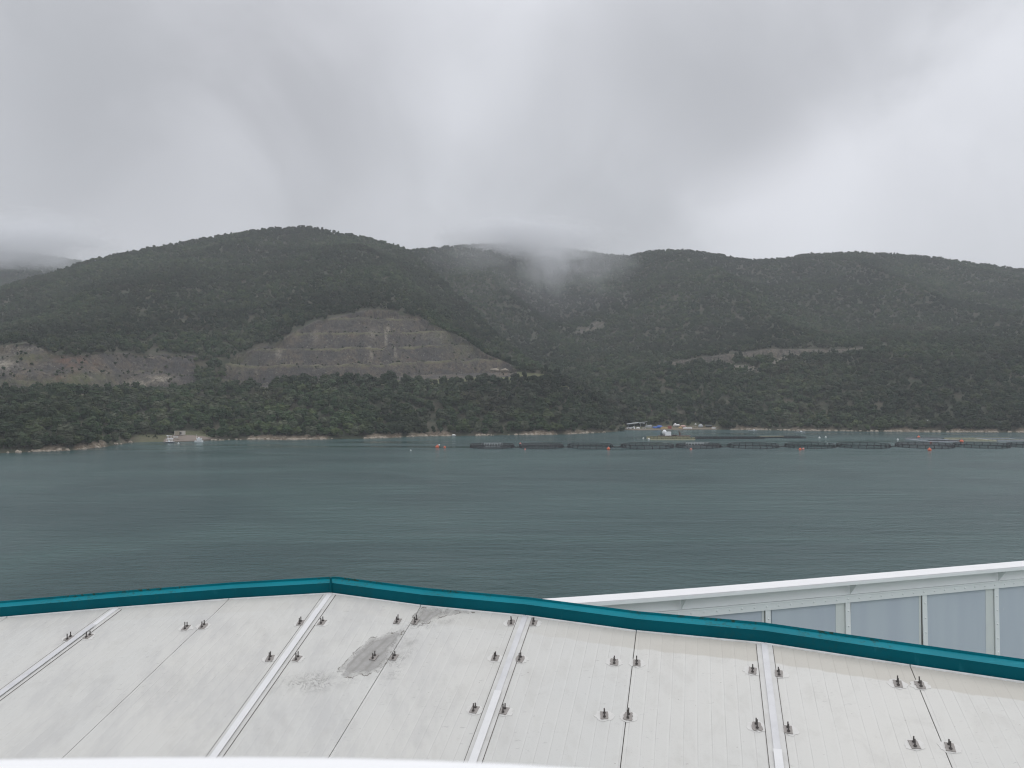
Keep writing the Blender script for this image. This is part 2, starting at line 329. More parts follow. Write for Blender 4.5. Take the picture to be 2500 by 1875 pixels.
# ---------------------------------------------------------------- mesh helpers
class MB:
    def __init__(s): s.v = []; s.f = []
    def add(s, vs, fs):
        o = len(s.v); s.v += [tuple(q) for q in vs]; s.f += [tuple(i+o for i in f) for f in fs]; return s
    def hexa(s, p):     # 8 points: bottom loop 0-3, top loop 4-7
        return s.add(p, [(3,2,1,0),(4,5,6,7),(0,1,5,4),(1,2,6,5),(2,3,7,6),(3,0,4,7)])
    def box(s, c, d, rot=None):
        x, y, z = (q/2 for q in d)
        p = [Vector(q) for q in ((-x,-y,-z),(x,-y,-z),(x,y,-z),(-x,y,-z),(-x,-y,z),(x,-y,z),(x,y,z),(-x,y,z))]
        if rot is not None: p = [rot @ q for q in p]
        return s.hexa([q+Vector(c) for q in p])
    def tube(s, pts, r, n=8, closed=False):
        pts = [Vector(p) for p in pts]; m = len(pts); rings = []
        for i, p in enumerate(pts):
            a = pts[i-1] if (i > 0 or closed) else p; b = pts[(i+1) % m] if (i < m-1 or closed) else p
            d = (b-a).normalized(); up = Vector((0,0,1)) if abs(d.z) < .9 else Vector((1,0,0))
            e = d.cross(up).normalized(); g = e.cross(d)
            rr = r[i] if isinstance(r, (list, tuple)) else r
            rings.append([p + (e*math.cos(t)+g*math.sin(t))*rr for t in (2*math.pi*k/n for k in range(n))])
        vs = [q for rg in rings for q in rg]; fs = []
        for i in range(m if closed else m-1):
            j = (i+1) % m
            for k in range(n): fs.append((i*n+k, i*n+(k+1) % n, j*n+(k+1) % n, j*n+k))
        if not closed: fs += [tuple(range(n))[::-1], tuple((m-1)*n+k for k in range(n))]
        return s.add(vs, fs)
    def blob(s, c, r, seed=0, amp=0.2, n=10, m=7):
        rr = random.Random(seed); ph = [rr.uniform(0, 6.28) for _ in range(6)]; c = Vector(c); vs = []
        def q(th, ph_): 
            k = 1+amp*(math.sin(2*th+ph[0])*math.sin(2*ph_+ph[1])+0.6*math.sin(3*th+ph[2])*math.sin(4*ph_+ph[3])+.3*math.sin(7*th+ph[4]))
            return c+Vector((r[0]*k*math.sin(ph_)*math.cos(th), r[1]*k*math.sin(ph_)*math.sin(th), r[2]*k*math.cos(ph_)))
        vs.append(q(0, 0.001))
        for j in range(1, m):
            for i in range(n): vs.append(q(2*math.pi*i/n, math.pi*j/m))
        vs.append(q(0, math.pi-.001)); fs = [(0, 1+i, 1+(i+1) % n) for i in range(n)]
        for j in range(m-2):
            for i in range(n): a = 1+j*n; fs.append((a+i, a+n+i, a+n+(i+1) % n, a+(i+1) % n))
        a = 1+(m-2)*n; fs += [(a+i, len(vs)-1, a+(i+1) % n) for i in range(n)]
        return s.add(vs, fs)
    def prism(s, poly, h, z0=0.0):      # poly of (x,y), extruded in z
        n = len(poly); vs = [(x, y, z0) for x, y in poly]+[(x, y, z0+h) for x, y in poly]
        return s.add(vs, [tuple(range(n))[::-1], tuple(range(n, 2*n))]+[(i, (i+1) % n, n+(i+1) % n, n+i) for i in range(n)])
    def build(s, name, mat, parent=None, smooth=False, loc=None):
        me = bpy.data.meshes.new(name); me.from_pydata(s.v, [], s.f); me.update()
        import bmesh
        bm = bmesh.new(); bm.from_mesh(me); bmesh.ops.recalc_face_normals(bm, faces=bm.faces); bm.to_mesh(me); bm.free()
        if smooth: me.shade_smooth()
        me.materials.append(MATS[mat]); o = bpy.data.objects.new(name, me); COL.objects.link(o)
        if parent is not None: o.parent = parent
        if loc is not None: o.location = loc
        return o
def tag(o, label=None, cat=None, group=None, kind=None):
    for k, v in (('label', label), ('category', cat), ('group', group), ('kind', kind)):
        if v: o[k] = v
    return o
def empty(name, loc, rz=0.0):
    o = bpy.data.objects.new(name, None); COL.objects.link(o); o.location = loc; o.rotation_euler = (0, 0, rz); o.empty_display_size = 0.1
    return o
def copy_tree(o, parent=None):
    c = o.copy(); COL.objects.link(c); c.parent = parent
    for ch in list(o.children): copy_tree(ch, c)
    return c
def grid_mesh(name, P, mat, attrs=None, smooth=True):
    nr, nc = P.shape[:2]; me = bpy.data.meshes.new(name)
    me.vertices.add(nr*nc); me.vertices.foreach_set('co', P.reshape(-1).astype(np.float32))
    i = (np.arange(nr-1)[:, None]*nc+np.arange(nc-1)[None]).reshape(-1)
    q = np.stack([i, i+1, i+nc+1, i+nc], 1).reshape(-1); nf = len(i)
    me.loops.add(nf*4); me.loops.foreach_set('vertex_index', q.astype(np.int32))
    me.polygons.add(nf); me.polygons.foreach_set('loop_start', (np.arange(nf)*4).astype(np.int32))
    me.update(calc_edges=True); me.validate()
    if smooth: me.shade_smooth()
    for k, a in (attrs or {}).items():
        t = me.attributes.new(k, 'FLOAT', 'POINT'); t.data.foreach_set('value', a.reshape(-1).astype(np.float32))
    me.materials.append(MATS[mat]); o = bpy.data.objects.new(name, me); COL.objects.link(o); return o
def vnoise(x, y, seed=0):
    xi = np.floor(x).astype(np.int64); yi = np.floor(y).astype(np.int64); fx = x-xi; fy = y-yi
    fx = fx*fx*(3-2*fx); fy = fy*fy*(3-2*fy)
    def h(a, b):
        n = (a*374761393+b*668265263+seed*1274126177) & 0xffffffff
        n = ((n ^ (n >> 13))*1274126177) & 0xffffffff
        return ((n ^ (n >> 16)) & 0xffff)/65535.0
    return (h(xi, yi)*(1-fx)+h(xi+1, yi)*fx)*(1-fy)+(h(xi, yi+1)*(1-fx)+h(xi+1, yi+1)*fx)*fy
def fbm(x, y, o=4, seed=0):
    s = 0; a = 1; t = 0
    for k in range(o): s = s+a*vnoise(x*2**k, y*2**k, seed+k*17); t += a; a *= .5
    return s/t-0.5

# ---------------------------------------------------------------- water
wv = MB().add([(-4500, -900, 0), (4500, -900, 0), (4500, 5200, 0), (-4500, 5200, 0)], [(0, 1, 2, 3)]).build('water', 'sea_water')
tag(wv, 'grey green rippled sea between the ship and the wooded shore', kind='structure')

# ---------------------------------------------------------------- hills
def IP(x, pts):
    a = np.array(pts, float); return np.interp(x, a[:, 0], a[:, 1])
def Hp(y, D): return CAMH + slope(y)*D
def Dw(y): return -CAMH/slope(y)     # distance of a water-line pixel
TREES = []      # (x, y, z, scale)
def lay(xs, knots, rows):
    D = []; H = []
    for k in range(len(knots)-1):
        n = rows[k]; t = (np.arange(n)/n)[:, None]
        D.append(knots[k][0]*(1-t)+knots[k+1][0]*t); H.append(knots[k][1]*(1-t)+knots[k+1][1]*t)
    D.append(knots[-1][0][None]); H.append(knots[-1][1][None])
    return np.concatenate(D), np.concatenate(H)
def scatter(P, ok, dens, smin=0.75, smax=1.25, seed=1):
    g = np.random.default_rng(seed)
    A = np.linalg.norm(np.cross(P[:-1, 1:]-P[:-1, :-1], P[1:, :-1]-P[:-1, :-1]), axis=2)
    okc = ok[:-1, :-1] & ok[1:, 1:] & ok[1:, :-1] & ok[:-1, 1:]
    lam = np.where(okc, A*dens, 0); n = g.poisson(lam); ii, jj = np.nonzero(n)
    rep = n[ii, jj]; ii = np.repeat(ii, rep); jj = np.repeat(jj, rep); u = g.random(len(ii))[:, None]; v = g.random(len(ii))[:, None]
    p = (P[ii, jj]*(1-u)+P[ii, jj+1]*u)*(1-v)+(P[ii+1, jj]*(1-u)+P[ii+1, jj+1]*u)*v
    s = g.uniform(smin, smax, len(ii)); return np.concatenate([p, s[:, None]], 1)

# --- the big left hill with its terrace, quarry and ridge
xs = np.arange(-560, 1549, 4.0); one = np.ones_like(xs)
ys = IP(xs, [(-600,1125),(0,1106.5),(158,1101),(253,1092),(316,1081),(395,1078.5),(475,1076),(633,1073.4),(695,1074.4),(898,1071),(1042,1065),(1296,1062),(1381,1061),(1522,1053),(1550,1051)])
Ds = Dw(ys) + 5*fbm(xs/28.0, one, 4, 3)
yt = IP(xs, [(-600,950),(0,952),(120,944),(240,956),(411,952),(525,930),(645,937),(753,921),(898,922),(1042,921),(1296,914),(1333,914),(1447,962),(1526,1019),(1550,1048)])
yq = IP(xs, [(-600,950),(0,950),(240,950),(411,948),(475,944),(540,938),(645,937),(753,924),(898,917),(1042,911),(1260,904),(1333,910),(1447,958),(1526,1017),(1550,1047)])
yqt = IP(xs, [(-600,850),(0,845),(63,838),(104,854),(142,867),(190,869),(247,862),(468,869),(520,878),(561,875),(619,854),(673,839),(724,810),(771,785),(843,770),(898,758),(963,760),(1024,776),(1075,803),(1133,828),(1187,865),(1223,879),(1260,895),(1333,906),(1447,956),(1526,1016),(1550,1046)])
yr = IP(xs, [(-600,900),(-200,780),(0,697),(113,667),(215,633),(373,601),(542,571),(655,556),(752,551.5),(859,571),(930,586),(995,606),(1060,662),(1130,727),(1190,787),(1260,850),(1333,900),(1447,954),(1526,1014),(1550,1046)])
Dr = IP(xs, [(-600,900),(0,1100),(400,1250),(750,1320),(930,1300),(995,1260),(1060,1150),(1130,1030),(1190,930),(1260,820),(1333,740),(1447,690),(1550,660)])
fade = IP(xs, [(1500,1),(1540,0.4),(1549,0)])
Dt = Ds+IP(xs, [(0,110),(1300,110),(1447,70),(1549,30)]); Ht = Hp(yt, Dt)-IP(xs, [(1300,6),(1549,7)])
Dq = Dt+IP(xs, [(1200,40),(1549,10)]); Hq = np.maximum(Hp(yq, Dq)-1.5, 1)
sq = slope(yqt); Dqt = (CAMH-Hq+.66*Dq)/(.66-sq); Dqt = np.maximum(np.minimum(Dqt, Dr-25), Dq+4); Hqt = Hp(yqt, Dqt)
Hr = Hp(yr, Dr)-IP(xs, [(1000,5),(1549,6)])
Hm = Hqt+(Hr-Hqt)*.56; Dm = Dqt+(Dr-Dqt)*.5
tanA = IP(xs, [(0,.35),(85,.3),(95,.8),(150,.8),(175,.2),(188,.95),(255,.9),(265,.1),(300,.5),(340,.5),(545,.4),(600,.15),(612,1),(795,.95),(810,.2),(890,.2),(900,1),(978,1),(985,.1),(1000,.7),(1060,.9),(1090,.9),(1115,.15),(1160,.3),(1172,.8),(1205,.3),(1270,.4),(1285,1),(1350,1),(1362,.1),(1385,.7),(1470,.5),(1500,.1)])
b0 = .4+1.9*tanA*(.7+.8*fbm(xs/9.0, one*7, 3, 9)); clear = IP(xs, [(318,0),(345,1),(505,1),(530,0)]); b0 = b0*(1-clear)+0.5*clear
H2 = IP(xs, [(-600,14),(240,13),(320,5),(350,3.0),(510,3.2),(540,9),(1400,11),(1500,6),(1549,2)])
D2 = Ds+IP(xs, [(-600,38),(300,38),(350,24),(510,24),(560,34)])
kn = [(Ds-30, one*-6), (Ds-.6, one*-.4), (Ds+2.5, b0), (D2, H2), (Dt, Ht), (Dq, Hq), (Dqt, Hqt), (Dm, Hm), (Dr, Hr), (Dr+160, Hr-30), (Dr+600, Hr*.3)]
rows = [4, 4, 10, 24, 8, 130, 40, 40, 12, 6]
D, H = lay(xs, kn, rows); X = (xs[None]-1250)/F*D
i_b = 8; i_2 = 18; i_t = 42; i_q = 50; i_qt = 180; i_r = 260
rowi = np.arange(D.shape[0])[:, None]*np.ones_like(X)
ypx = 937.5+23.5-(H-CAMH)/D*F; XX = xs[None]*np.ones_like(X)
jag = 9*fbm(XX/14, ypx/14, 3, 5)
qm = ((rowi >= i_q-3) & (rowi <= i_qt+1)).astype(float)
qm *= ((XX < 478+jag*2) | (XX > 535+(940-ypx)*0.35+jag*2)) & (XX < 1262+jag)
qm *= (rowi < i_qt+1-9*np.clip(fbm(XX/22, rowi*.05, 4, 91)+.12, 0, 1)); inq = (rowi >= i_q) & (rowi <= i_qt)
# benches (stepped faces) inside the quarry
Hb = IP(xs, [(-600,0),(1550,0)])[None]+H
step = 15.5; base = 41.0+4*np.sin(XX/160.0)+3.2*fbm(XX/45, XX*0, 3, 66)+2.0*fbm(X/14, D/30, 3, 67)
u = (Hb-base)/step; fr = u-np.floor(u); st = np.clip((fr-0.48)/0.52, 0, 1)
Hs = base+step*(np.floor(u)+st**1.0)
amt = np.where(XX > 520, 1.0, .55)*qm*inq
# the stepping fades at the quarry's outline so the slope above joins on
amt = amt*np.clip((i_qt-rowi)/3.0, 0, 1)*np.clip((rowi-i_q)/6.0, 0, 1)
H = H*(1-amt)+Hs*amt
nz = fbm(X/110, D/110, 4, 21)*26+fbm(X/24, D/24, 3, 4)*4.0
wn = np.clip((rowi-i_qt)/30., 0, 1)*np.clip((i_r-rowi)/30., 0, 1)
gully = -22*np.abs(np.sin(X/75.0+2.2*fbm(X/200, D/200, 2, 8)+D/400))**.6*np.clip((rowi-i_qt)/40., 0, 1)*np.clip((i_r-rowi)/45., 0, 1)
H = H+nz*wn+gully
wt = np.clip((rowi-i_b-2)/10., 0, 1)*np.clip((i_q-rowi)/10., 0, 1)*(1-clear[None]*(rowi < 30))
H = H+wt*fbm(X/30, D/30, 3, 31)*9
H = H+(rowi > i_q)*(rowi < i_qt)*qm*fbm(X/7, D/5, 4, 77)*np.where(XX < 520, 6.0, 2.8)
D = D+(rowi > i_q)*(rowi < i_qt)*qm*fbm(X/9, D/40, 4, 78)*4
# left quarry: heaps and spoil
lq = np.exp(-((XX-375)/75)**2-((rowi-75)/22.)**2)
H = H+lq*6*qm
yv = 961-(H-CAMH)/D*F
def blobm(cx, cy, a, b): return np.exp(-((XX-cx)/a)**2-((yv-cy)/b)**2)
bench_m = np.clip(((fr > .93) | (fr < .12)) & (amt > .3) & (XX > 520), 0, 1).astype(float)+.8*(np.abs(yv-(912-(XX-300)*.135)) < 1.6)*(XX > 300)*(XX < 450)*qm
pale = np.clip(blobm(0, 890, 40, 16)+blobm(390, 925, 30, 9)+.8*blobm(340, 935, 30, 8)+.8*blobm(190, 922, 45, 4)+.8*blobm(60, 851, 50, 4)+.7*(np.abs(XX-945+(yv-800)*.1) < 4)*(np.abs(yv-820) < 22)+.6*blobm(770, 820, 10, 14)+.6*blobm(910, 815, 12, 12)+.8*blobm(680, 862, 8, 12)+.6*blobm(1070, 822, 22, 9)+.5*(np.abs(XX-905-(yv-860)*.2) < 3)*(np.abs(yv-860) < 16)+.5*(np.abs(XX-965-(yv-860)*.2) < 3)*(np.abs(yv-860) < 16), 0, 1)
green = np.clip(blobm(80, 872, 60, 9)+blobm(205, 922, 60, 12)+blobm(120, 935, 140, 10)+.7*blobm(570, 885, 45, 20)+.6*blobm(1130, 850, 40, 22)+.5*blobm(1080, 820, 40, 14), 0, 1)
red = np.clip(blobm(165, 880, 32, 14)+blobm(200, 888, 40, 12)+blobm(150, 925, 25, 10), 0, 1)
H = np.where(rowi > 3, H*fade[None]-6*(1-fade[None]), H)
P = np.stack([X, D, H], 2)
shore = ((rowi <= i_b+1) | (H < 2.2)) & (rowi < i_2-3); sh = shore*np.clip((tanA[None]-.3)*1.6+.35*fbm(XX/12, rowi*.3, 3, 12), 0.0, 1)
sh = sh*(1-clear[None]*.5)
grass = np.clip((XX > 1040)*(rowi >= i_t+1)*(rowi <= i_q+7)*.9+clear[None]*(rowi < 20)*.8+(rowi > i_t)*(rowi < i_q+4)*.5+.9*np.exp(-((XX-645)/14)**2)*(rowi > 36)*(rowi < 50), 0, 1)
hillA = grid_mesh('hill_terrain', P, 'hill_ground', {'rock': qm, 'shore': sh, 'grass': grass, 'bench': bench_m, 'pale': pale, 'green': green, 'red': red})
tag(hillA, 'wooded hill on the left with a terraced grey brown quarry face', kind='structure')
ok = (H > 2.2) & (qm < .5) & (rowi >= i_b+1) & (rowi <= i_r+8) & ~((clear[None] > .3) & (rowi < 17))
ok &= ~((XX > 1040) & (XX < 1330) & (rowi > i_t+1) & (rowi < i_q+5)) & ~((np.abs(XX-645) < 12) & (rowi > 38) & (rowi < 51))
ok &= ~((np.abs(XX-1060-(rowi-20)*.8) < 7) & (rowi < 30))
vis = (XX > -160)
near = ok & vis & (rowi <= i_q)
TREES.append(scatter(P, near, 1/22., .4, 1.25, 1)); TREES.append(scatter(P, ok & vis & (rowi > i_q), 1/21., .32, 1.0, 2))
bench = (qm > .5) & (rowi > i_q) & (rowi < i_qt) & ((fr < .2) | (fr > .95)) & (amt > .3)
TREES.append(scatter(P, bench & vis, 1/30., .12, .30, 3))
TREES.append(scatter(P, (qm > .5) & vis & (XX < 520), 1/90., .12, .36, 4))
TREES.append(scatter(P, (qm > .5) & vis & (XX > 520) & (fbm(X/40, D/30, 3, 95) > .02), 1/110., .1, .28, 6))
TREES.append(scatter(P, (clear[None] > .6) & (rowi > 10) & (rowi < 17) & ((XX < 400) | (XX > 490)), 1/30., .12, .25, 5))
shoreA = [(float(a), float(b)) for a, b in zip(xs, Ds)]

# --- the right and back hills
xs2 = np.arange(760, 3101, 4.0); one2 = np.ones_like(xs2)
ys2 = IP(xs2, [(700,1049),(1530,1049.5),(1690,1048.5),(1833,1049.5),(2000,1052),(2145,1054),(2500,1056),(3100,1060)])
Ds2 = Dw(ys2)+6*fbm(xs2/30.0, one2, 4, 33)+IP(xs2, [(1400,60),(1520,30),(1545,0)])
yroad = IP(xs2, [(700,860),(1300,900),(1500,897),(1635,885),(1741,871),(1882,853),(2058,853),(2140,845),(2500,835),(3100,830)])
Drd = IP(xs2, [(700,900),(1300,900),(1600,820),(3100,800)])
thick = IP(xs2, [(1555,0),(1600,5),(1700,11),(1741,16),(1900,20),(1990,14),(2060,18),(2100,7),(2150,3),(2250,0)])*np.clip(.62+1.6*fbm(xs2/13, one2, 3, 2), .12, 1.1)
yr2 = IP(xs2, [(700,650),(900,612),(995,606),(1085,599),(1198,592),(1300,595),(1400,606),(1469,617),(1537,622),(1593,608),(1673,608),(1763,619),(1831,631),(1910,629.5),(1966,618),(2102,612.5),(2260,621.6),(2373,638.5),(2500,655.5),(3100,740)])
Dr2 = IP(xs2, [(700,1380),(1000,1420),(1200,1620),(1350,1740),(1480,1660),(1600,1520),(2500,1430),(3100,1400)])
Hrd = Hp(yroad, Drd); th = thick/F*Drd; Hr2 = Hp(yr2, Dr2)-5
tanB = IP(xs2, [(1500,0),(1745,.5),(1780,.2),(1795,.8),(1840,.8),(1870,.4),(1910,.3),(1940,.8),(2010,.6),(2060,.5),(2150,.2),(2165,.7),(2230,.9),(2290,.5),(2310,.2),(2322,1),(2365,1),(2380,.6),(2430,1),(2440,.1),(2475,.2),(2485,.7),(2600,.7)])
b2 = .4+2.3*tanB*(.7+.8*fbm(xs2/9.0, one2*7, 3, 19)); cl2 = IP(xs2, [(1530,0),(1540,1),(1745,1),(1765,0)]); b2 = b2*(1-cl2)+.5*cl2
Hc = Hrd+(Hr2-Hrd)*.30-18*np.exp(-((xs2-1375)/95)**2); Dc = Drd+(Dr2-Drd)*.30
He = Hrd+(Hr2-Hrd)*.68-16*np.exp(-((xs2-1365)/70)**2); De = Drd+(Dr2-Drd)*.62
kn = [(Ds2-40, one2*-6), (Ds2-.6, one2*-.4), (Ds2+2.5, b2), (Ds2+28, 4.5+1.5*cl2*0+4*(1-cl2)), (Drd-40, Hrd-th-9), (Drd-12, Hrd-th-5), (Drd-3, Hrd-th-2), (Drd, Hrd), (Dc, Hc), (De, He), (Dr2, Hr2), (Dr2+160, Hr2-30), (Dr2+700, Hr2*.3)]
rows = [4, 4, 10, 50, 6, 4, 10, 50, 50, 50, 12, 6]
D, H = lay(xs2, kn, rows); X = (xs2[None]-1250)/F*D; XX = xs2[None]*np.ones_like(X); rowi = np.arange(D.shape[0])[:, None]*np.ones_like(X)
j_rb = 78; j_rt = 88; j_r = 238
wn = np.clip((rowi-j_rt)/30., 0, 1)*np.clip((j_r-rowi)/30., 0, 1)
H = H+(fbm(X/150, D/150, 4, 51)*34+fbm(X/24, D/24, 3, 14)*4)*wn
H = H-26*np.abs(np.sin(X/95.0+2.5*fbm(X/220, D/260, 2, 28)))**.6*wn
H = H+np.clip((rowi-10)/12., 0, 1)*np.clip((68-rowi)/14., 0, 1)*fbm(X/40, D/40, 3, 61)*13
ypx = 961-(H-CAMH)/D*F
rk = ((rowi >= j_rb) & (rowi <= j_rt) & (thick[None] > 1.5)).astype(float)
def ell(x, y, a, b, ang=0.0):
    c, s = math.cos(ang), math.sin(ang); dx = XX-x; dy = ypx-y
    return (((dx*c+dy*s)/a)**2+((-dx*s+dy*c)/b)**2+2.0*fbm(XX/10, ypx/10, 3, 41)) < 1
pt = ell(1811, 898, 38, 9, .1) | ell(1899, 886, 26, 9, -.6) | ell(1447, 800, 34, 10, -.35)
pt &= ~((XX < 1500) & (fbm(XX/5, ypx/4, 3, 141) > .02)); pt &= (rowi < j_r) & (rowi > 20)
rk2 = np.clip(rk+pt, 0, 1); pale2 = np.clip(rk*.35+pt*np.where(XX < 1500, .1, .6), 0, 1)
H = np.where(rk > 0, H+fbm(X/6, D/3, 3, 71)*3, H)
P2 = np.stack([X, D, H], 2)
sh = ((rowi <= 10) | (H < 2.4)) & (rowi < 18); sh = sh*np.clip((tanB[None]-.35)*1.7+.35*fbm(XX/12, rowi*.3, 3, 15)+cl2[None]*.5, 0, 1)
grass = np.clip(cl2[None]*(rowi < 20)*.5, 0, 1)
hillB = grid_mesh('hill_terrain', P2, 'hill_ground', {'rock': rk2, 'shore': sh, 'grass': grass, 'pale': pale2})
tag(hillB, 'hazy wooded hills across the bay on the right with a pale road cutting', kind='structure')
ok = (H > 2.0) & (rk2 < .5) & (rowi >= 9) & (rowi <= j_r+8) & ~((cl2[None] > .3) & (rowi < 13))
road = (XX > 1560) & (XX < 2150) & (rowi > 75) & (rowi < j_rb+1)
vis = (XX > 900) & (XX < 2680)
TREES.append(scatter(P2, ok & vis & ~road & (rowi < j_rb), 1/24., .4, 1.15, 11)); TREES.append(scatter(P2, ok & vis & ~road & (rowi >= j_rb), 1/22., .32, .95, 12))
TREES.append(scatter(P2, pt & vis, 1/70., .2, .5, 13))
shoreB = [(float(a), float(b)) for a, b in zip(xs2, Ds2)]

# --- far hill at the left, in cloud
xs3 = np.arange(-700, 420, 8.0); o3 = np.ones_like(xs3)
yr3 = IP(xs3, [(-700,600),(0,614),(100,622),(209,640),(420,700)]); Dr3 = 1950*o3
kn = [(1000*o3, -6*o3), (1300*o3, 60*o3), (1600*o3, Hp(yr3+90, 1600)), (Dr3, Hp(yr3, Dr3)-5), (Dr3+200, Hp(yr3, Dr3)-40), (Dr3+600, 40*o3)]
D, H = lay(xs3, kn, [10, 20, 30, 10, 6]); X = (xs3[None]-1250)/F*D; rowi = np.arange(D.shape[0])[:, None]*np.ones_like(X)
H = H+fbm(X/140, D/140, 4, 81)*20*np.clip((60-rowi)/20, 0, 1)*np.clip(rowi/10, 0, 1)
P3 = np.stack([X, D, H], 2)
h3 = grid_mesh('hill_terrain', P3, 'hill_ground', {'rock': X*0, 'shore': X*0, 'grass': X*0})
tag(h3, 'faint distant hill at the far left, its top lost in cloud', kind='structure')
TREES.append(scatter(P3, (rowi > 20) & (rowi < 64) & (X > -1450), 1/45., .8, 1.4, 21))

# ---------------------------------------------------------------- trees
def ico(sub):
    import bmesh
    bm = bmesh.new(); bmesh.ops.create_icosphere(bm, subdivisions=sub, radius=1); bm.verts.ensure_lookup_table()
    v = np.array([q.co[:] for q in bm.verts]); f = np.array([[q.index for q in a.verts] for a in bm.faces]); bm.free(); return v, f
ICV, ICF = ico(2)
def crown(seed, w, h, lobes, leaves, flat=0.8):
    g = np.random.default_rng(seed); mb = MB(); V = []; Fc = []; o = 0; LB = []
    for k in range(lobes):
        a = g.uniform(0, 6.28); rr = w*.58*math.sqrt(g.random()) if k else 0
        z = h*g.uniform(.26, .78) if k else h*.60
        r = w*g.uniform(.30, .50)*(1-.25*rr/w); c = np.array([rr*math.cos(a), rr*math.sin(a), z]); LB.append((c, r))
        d = 1+.18*(np.sin(ICV[:, 0]*5+g.uniform(0, 6))*np.sin(ICV[:, 1]*5+g.uniform(0, 6))+np.sin(ICV[:, 2]*6+g.uniform(0, 6)))+g.normal(0, .07, len(ICV))
        v = ICV*d[:, None]*r; v[:, 2] *= flat; V.append(v+c); Fc.append(ICF+o); o += len(ICV)
    V = np.concatenate(V); Fc = np.concatenate(Fc); mb.v = [tuple(q) for q in V]; mb.f = [tuple(int(i) for i in q) for q in Fc]
    for k in range(leaves):
        c, r = LB[g.integers(len(LB))]; d = g.normal(size=3); d[2] = abs(d[2])*1.0-.25; d /= np.linalg.norm(d)
        p = c+d*r*np.array([1, 1, flat])*g.uniform(.98, 1.22); e = g.normal(size=3); e /= np.linalg.norm(e); f_ = np.cross(e, g.normal(size=3)); f_ /= np.linalg.norm(f_)
        s = g.uniform(.14, .30)*w/3.2; mb.add([p-e*s, p-f_*s*.8, p+e*s, p+f_*s*.8], [(0, 1, 2, 3)])
    mb.tube([(0, 0, -.6), (.1, 0, h*.3), (0, .1, h*.62)], [.26, .2, .1], 6)
    return mb
def build_tree(mb, name, mat):
    me = bpy.data.meshes.new(name); me.from_pydata(mb.v, [], mb.f); me.update(); me.materials.append(MATS[mat]); me.materials.append(MATS['bark'])
    n = len(me.polygons)
    for k in range(n-14, n): me.polygons[k].material_index = 1
    o = bpy.data.objects.new(name, me); COL.objects.link(o); return o
def shore_D(x, tab): return float(np.interp(x, [a for a, b in tab], [b for a, b in tab]))
variants = [crown(1, 4.6, 7.4, 10, 200), crown(2, 4.0, 8.2, 9, 180, .95), crown(3, 5.2, 6.9, 11, 200, .7), crown(4, 3.6, 6.2, 8, 160, .85), crown(5, 4.6, 7.8, 10, 200, .85), crown(6, 3.3, 8.8, 8, 150, 1.1)]
vm_ = ['leaf_dark', 'leaf_dark', 'leaf_olive', 'leaf_olive', 'leaf_grey', 'leaf_dark']
protos = [build_tree(v, 'tree', m) for v, m in zip(variants, vm_)]
def ground(P, xw, yw):
    # height of the terrain grid near a point (nearest vertex)
    d = (P[..., 0]-xw)**2+(P[..., 1]-yw)**2; i = np.unravel_index(np.argmin(d), d.shape); return float(P[i][2])
PA = P; PB = P2
g = random.Random(5); used = [False]*6; ntree = 0
SEG = [  # x range, label, group
 (-20, 150, 'A', 'leafy evergreen tree above the pale rocks at the far left water edge'),
 (150, 330, 'A', 'leafy evergreen tree on the left point beside the boat landing clearing'),
 (520, 700, 'A', 'dark bushy tree along the shore just right of the boat landing'),
 (700, 900, 'A', 'dark bushy tree on the tan shore bank below the quarry'),
 (900, 1060, 'A', 'dark bushy tree on the shore left of the grassy gully'),
 (1075, 1300, 'A', 'dark bushy tree on the shore behind the first round fish cages'),
 (1300, 1525, 'A', 'bushy tree near the end of the wooded point before the fish farm base'),
 (1765, 2000, 'B', 'hazy tree on the far shore right of the fish farm base'),
 (2000, 2250, 'B', 'hazy tree on the far shore behind the right half of the cage row'),
 (2250, 2500, 'B', 'hazy tree on the far right shore behind the square rafts')]
for x0, x1, side, lab in SEG:
    x = x0
    while x < x1:
        tab, PP = (shoreA, PA) if side == 'A' else (shoreB, PB)
        Dd = shore_D(x, tab)+g.uniform(2.5, 8); xw = (x-1250)/F*Dd; z = ground(PP, xw, Dd)
        k = g.choice([0, 1, 2, 3, 4, 5] if side == 'A' else [0, 2, 3, 4])
        if not used[k]: o = protos[k]; used[k] = True
        else: o = protos[k].copy(); COL.objects.link(o)
        s = g.uniform(.72, 1.12) * (1.0 if side == 'A' else .95)
        o.location = (xw, Dd, z-.4); o.scale = (s, s, s*g.uniform(.9, 1.1)); o.rotation_euler = (0, 0, g.uniform(0, 6.28))
        tag(o, lab, 'tree', 'trees standing along the waterline'); ntree += 1
        x += g.uniform(4.5, 9.0)/Dd*F*.8
